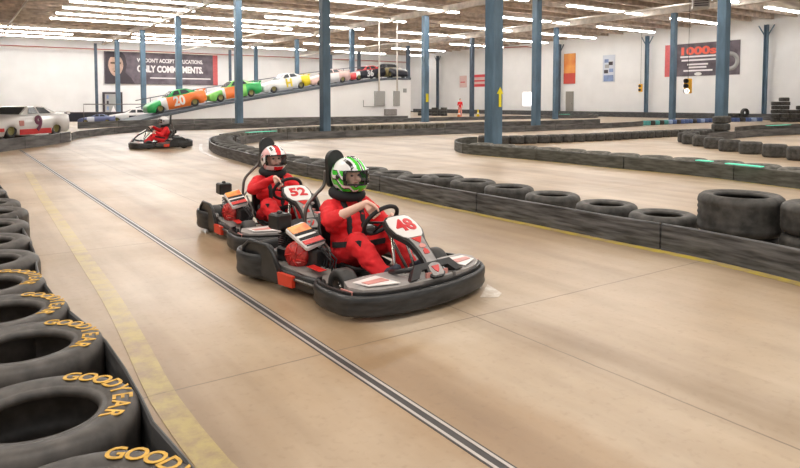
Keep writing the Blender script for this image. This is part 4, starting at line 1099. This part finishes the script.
    def panel(nm, m, prof_, lift, th, par=K, curve=.2):
        mb = MB(); k = 8; o0 = 0; vs = []; fs = []
        for t, hw in prof_:
            for side in (0, 1):
                for j in range(k+1):
                    y = -hw+2*hw*j/k; c = -curve*(y*y)/.3*1.0
                    vs.append(O+d*(t*LN)+Vector((0, y, 0))+n*(lift+c-(th if side else 0)+.03*math.sin(PI*t)))
        w_ = 2*(k+1)
        for i in range(len(prof_)-1):
            for j in range(k):
                a = i*w_+j; fs.append((a, a+w_, a+w_+1, a+1)); a += k+1; fs.append((a, a+1, a+w_+1, a+w_))
            a = i*w_; fs.append((a, a+k+1, a+w_+k+1, a+w_)); a = i*w_+k; fs.append((a, a+w_, a+w_+k+1, a+k+1))
        fs.append(tuple(range(k+1))+tuple(range(2*k+1, k, -1))); b_ = (len(prof_)-1)*w_; fs.append(tuple(b_+x for x in list(range(k, -1, -1))+list(range(k+1, 2*k+2))))
        mb.add(vs, fs, 0, False); return T_(mb, nm, m, par)
    cons = panel('console', 'black_plastic', [(-.02, .10), (.03, .135), (.15, .155), (.28, .150), (.38, .115), (.46, .085), (.60, .068), (.75, .064), (.90, .078), (.97, .075), (1.0, .05)], 0, .035)
    plate = panel('number_plate', 'kart_white', [(.0, .085), (.03, .118), (.15, .138), (.28, .130), (.36, .100), (.40, .07)], .006, .008, cons)
    tong = panel('tongue', 'kart_silver', [(.41, .070), (.50, .060), (.62, .050), (.76, .048), (.90, .062), (.97, .058), (.985, .04)], .006, .008, cons)
    panel('decal', 'kart_red', [(.42, .050), (.48, .022), (.51, .004)], .011, .006, tong)
    panel('decal', 'kart_red', [(.60, .004), (.63, .022), (.68, .026), (.685, .004)], .011, .006, tong)
    panel('decal', 'kart_red', [(.86, .036), (.92, .022), (.95, .004)], .011, .006, tong)
    panel('decal', 'kart_pink', [(.52, .004), (.55, .03), (.58, .03), (.59, .004)], .011, .006, tong)
    if number:
        me = text_mesh(number, .03, .006); c0 = O+d*(.19*LN)+n*(.036)
        m = frame(c0, (0, 1, 0), -d) @ Matrix.Diagonal((.185, .165, 1, 1))
        mb = MB(); mb.mesh(me, 0, m)
        for v in mb.v:
            t_ = (v-O).dot(d)/LN; e_ = (v-c0).dot(n); p_ = v - n*((v-O).dot(n))
            v.xyz = p_ + n*(.008+.03*math.sin(PI*t_)-.2*v.y*v.y/.3 + e_*.6)
        T_(mb, 'number', 'number_red', plate)
    # pedals
    for s_ in (-1, 1): T_(MB().tube([(.66, s_*.11, .09), (.66, s_*.13, .22), (.64, s_*.07, .24)], .008, 6), 'pedal', 'chrome')
    # seat
    mb = MB(); stn = [(.20, .14, .17, .03, (0, 0, 1)), (.06, .105, .20, .08, (0, 0, 1)), (-.12, .085, .215, .15, (.15, 0, 1)), (-.28, .14, .215, .17, (.7, 0, .7)), (-.34, .28, .21, .14, (.95, 0, .25)), (-.35, .42, .20, .09, (.98, 0, .15)), (-.36, .53, .165, .04, (1, 0, .1))]
    vs = []; fs = []; k = 12
    for x, z, hw, wing, nn in stn:
        nn = Vector(nn).normalized()
        for j in range(k+1):
            a = -PI/2+PI*j/k; vs.append(Vector((x, hw*math.sin(a), z))+nn*wing*(1-math.cos(a))**1.5)
    for i in range(len(stn)-1):
        for j in range(k): a = i*(k+1)+j; fs.append((a, a+1, a+k+2, a+k+1))
    mb.add(vs, fs, 0, True); so = T_(mb, 'seat', 'black_plastic'); md = so.modifiers.new('t', 'SOLIDIFY'); md.thickness = .014
    T_(MB().tube(catmull([Vector(p) for p in [(-.34, -.27, .12), (-.38, -.26, .40), (-.385, -.24, .58), (-.37, -.16, .68), (-.35, -.085, .76), (-.345, -.07, .88)]], .02), .015, 8), 'roll_bar', 'dark_steel')
    T_(MB().tube(catmull([Vector(p) for p in [(-.34, .27, .12), (-.38, .26, .40), (-.385, .24, .58), (-.37, .16, .68), (-.35, .085, .76), (-.345, .07, .88)]], .02), .015, 8), 'roll_bar', 'dark_steel')
    hr = []
    for kx in range(17): a = PI*kx/16; hr.append((.085*math.cos(a), .22+.085*math.sin(a)))
    hr += [(-.080, 0.02), (-.06, 0), (.06, 0), (.080, .02)]
    T_(MB().prism(hr, .045, 0, Matrix.Translation((-.32, 0, .745)) @ Matrix.Rotation(R(-4), 4, 'Y') @ Matrix(((0, 0, 1, 0), (1, 0, 0, 0), (0, 1, 0, 0), (0, 0, 0, 1)))), 'headrest', 'black_plastic')
    # engine on the right, tank side on the left
    ex, ey = -.33, -.38
    en = MB(); en.box(ex-.13, ex+.11, ey-.11, ey+.12, .10, .30, bev=.02)
    for q in range(6): en.box(ex-.11, ex+.07, ey-.10, ey+.10, .305+q*.018, .314+q*.018)
    en.box(ex-.08, ex+.05, ey-.06, ey+.07, .30, .42); T_(en, 'engine', 'black_metal')
    m = Matrix.Translation((ex+.13, ey-.06, .265)) @ Matrix.Rotation(R(25), 4, 'Z') @ Matrix.Rotation(R(90), 4, 'X')
    sh = MB(); sh.lathe([(0, .085), (.04, .085), (.05, .078), (.085, .072), (.105, .05), (.112, 0), (.112, -.06), (0, -.06)], 28, 0, m, closed=False)
    sho = T_(sh, 'engine_shroud', 'shroud_red')
    gr = MB()
    for q in range(7):
        a = 2*PI*q/7; gr.tube([(.03*math.cos(a), .03*math.sin(a), .09), (.095*math.cos(a+.5), .095*math.sin(a+.5), .066)], .005, 6, M_=m)
    T_(gr, 'fan_guard', 'kart_red', sho)
    T_(MB().tube([(ex-.10, ey-.02, .40), (ex-.14, ey-.04, .45)], .035, 12), 'intake', 'black_metal')
    fl_ = MB(); fm = Matrix.Translation((ex-.13, ey-.07, .43)); fl_.box(-.070, .080, -.070, .070, 0, .125, 0, fm, bev=.014)
    fo = T_(fl_, 'air_filter', 'black_plastic'); T_(MB().lathe([(0, .018), (.016, .018), (.022, .008), (.024, 0), (0, 0)], 14, 0, fm @ Matrix.Translation((0, 0, .125)), closed=False), 'filter_cap', 'black_plastic', fo)
    T_(MB().tube([(ex+.02, ey-.12, .16), (ex-.10, ey-.16, .18), (ex-.25, ey-.12, .20), (ex-.33, ey+.05, .20)], .026, 10), 'exhaust', 'dark_steel')
    # striped cover over the tank beside the seat
    tm = Matrix.Translation((ex+.17, ey-.04, .43)) @ Matrix.Rotation(R(20), 4, 'Y') @ Matrix.Rotation(R(16), 4, 'X')
    tk = MB().box(-.15, .16, -.085, .085, -.05, 0, 0, tm, bev=.012); to = T_(tk, 'tank_cover', 'kart_white')
    for x0, x1, mm in ((-.135, -.04, 'kart_orange'), (-.03, -.005, 'belt_black'), (.035, .065, 'belt_black'), (.08, .13, 'kart_red'), (.140, .150, 'belt_black')):
        T_(MB().prism([(x0, -.075), (x1, -.078), (x1+.03, .075), (x0+.02, .078)], .005, 0, tm @ Matrix.Translation((0, 0, 0))), 'stripe', mm, to)
    T_(MB().box(ex+.02, ex+.32, ey-.06, ey+.10, .12, .33, bev=.025), 'fuel_tank', 'black_plastic')
    hs = MB()
    for q in range(6):
        x = ex+.22+q*.035; hs.tube([(x, ey-.02+.02*(q % 2), .34), (x+.06, ey+.05, .22+.02*(q % 3)), (x+.10, ey-.02, .12)], .007, 6)
    T_(hs, 'hoses', 'black_metal')
    # left side: radiator-like box and bars
    T_(MB().box(-.62, -.30, .28, .46, .12, .36, bev=.02), 'side_box', 'black_plastic')
    lt = Matrix.Translation((-.40, .45, .30)) @ Matrix.Rotation(R(-8), 4, 'X')
    lo = T_(MB().box(-.16, .20, -.09, .09, -.03, .0, 0, lt, bev=.01), 'left_cover', 'kart_silver')
    T_(MB().box(-.05, .08, -.07, .07, 0, .004, 0, lt), 'decal', 'kart_red', lo)
    for pts in ([(-.26, -.33, .10), (-.28, -.30, .40), (-.36, -.20, .48)], [(-.06, -.33, .08), (-.20, -.27, .36)], [(.04, -.32, .10), (-.02, -.28, .30), (-.25, -.26, .42)], [(-.26, .33, .10), (-.28, .30, .40), (-.36, .20, .48)]):
        T_(MB().tube(pts, .010, 6), 'seat_stay', 'dark_steel')

    return K
K1 = (-.33, 5.19); H1 = R(-46)
K2 = (-1.33, 7.04); H2 = R(-57)
K3 = (-7.6, 20.6); H3 = R(-155)
kart(K1, H1, 'nearest go kart, black and red with number 48 on a white plate', '48')
driver((*K1, 0), H1, 'person in a red suit and green and white helmet steering the number 48 kart', 'green', True)
kart(K2, H2, 'second go kart with number 52 on a white plate, following the nearest one', '52')
driver((*K2, 0), H2, 'person in a red suit and red and white helmet steering the number 52 kart', 'red', False, scale=.97, shoe='shoe_grey')
kart(K3, H3, 'far go kart with a white front driven alone at the back left', '', 'kart_white')
driver((*K3, 0), H3, 'person in red with a grey helmet driving the far kart at the back left', 'grey', False, fine=False)

# person by the far wall, cones
def standing(p, rz, label):
    r = empty('person', p, rz, label, 'person')
    S = [((0, 0, .95), .12, (0, 0, 1.15), .11), ((0, -.07, 1.3), .10, (0, .07, 1.3), .10), ((0, -.15, 1.42), .05, (0, .15, 1.42), .05), ((0, 0, 1.42), .05, (.01, 0, 1.56), .048),
         ((.02, 0, 1.68), .085, (.03, 0, 1.60), .068), ((.10, 0, 1.64), .016, (.115, 0, 1.62), .014)]
    leg = []; arm = []
    for s_ in (-1, 1):
        fx_ = .10*s_
        S += [((0, s_*.09, .90), .085, (fx_*.5+.02, s_*.10, .48), .058), ((fx_*.5+.02, s_*.10, .48), .056, (fx_-.03, s_*.10, .09), .038), ((fx_-.03, s_*.10, .06), .04, (fx_+.13, s_*.11, .035), .03)]
        el = Vector((-.02 if s_ > 0 else .06, s_*.24, 1.14)); ha = Vector((.20, s_*.14, 1.22)) if s_ < 0 else Vector((.08, s_*.26, .90))
        S += [((0, s_*.18, 1.41), .048, el, .038), (el, .037, ha, .026), (ha, .028, ha+Vector((.05, 0, .02)), .03)]
        for q in range(4): S.append((ha+Vector((.05, (q-1.5)*.018, .02)), .010, ha+Vector((.10, (q-1.5)*.02, .01)), .009))
        S.append((ha+Vector((.03, -.02*s_, .02)), .012, ha+Vector((.07, -.045*s_, .03)), .010))
        arm += [((0, s_*.18, 1.41), .062, el, .052)]
        leg += [((0, s_*.09, .90), .105, (fx_*.5+.02, s_*.10, .48), .08), ((fx_*.5+.02, s_*.10, .48), .08, (fx_-.03, s_*.10, .12), .068)]
    link(remesh(cone_caps(S), .011, 2), 'body', 'skin', r)
    link(remesh(cone_caps([((0, 0, .95), .14, (0, 0, 1.15), .13), ((0, -.08, 1.3), .115, (0, .08, 1.3), .115), ((0, -.15, 1.41), .065, (0, .15, 1.41), .065)]+arm), .016, 2), 'shirt', 'suit_red', r)
    link(remesh(cone_caps(leg+[((0, -.06, .93), .13, (0, .06, .93), .13)]), .016, 2), 'trousers', 'kart_pink', r)
    MB().ell((.0, 0, 1.71), (.10, .092, .085)).build('hair', 'hair_brown', r)
standing(G(460, 117.0), R(-75), 'person in a red top standing by the far wall under the faded sign')
def cone(u, v, h, m, label):
    r = empty('traffic_cone', G(u, v), 0, label, 'traffic cone')
    MB().box(-h*.3, h*.3, -h*.3, h*.3, 0, h*.05).build('base', m, r)
    MB().lathe([(h*.24, h*.05), (h*.05, h), (h*.02, h), (h*.2, h*.05)], 20, 0, None).build('cone', m, r)
    MB().lathe([(h*.165, h*.45), (h*.13, h*.62), (h*.12, h*.62), (h*.155, h*.45)], 20, 0, None).build('band', 'banner_white', r)
cone(459, 118.2, .75, 'cone_orange', 'orange cone in front of the person in red by the far wall')
cone(478, 117.6, .75, 'car_yellow', 'yellow cone left of the arrow column by the far wall')
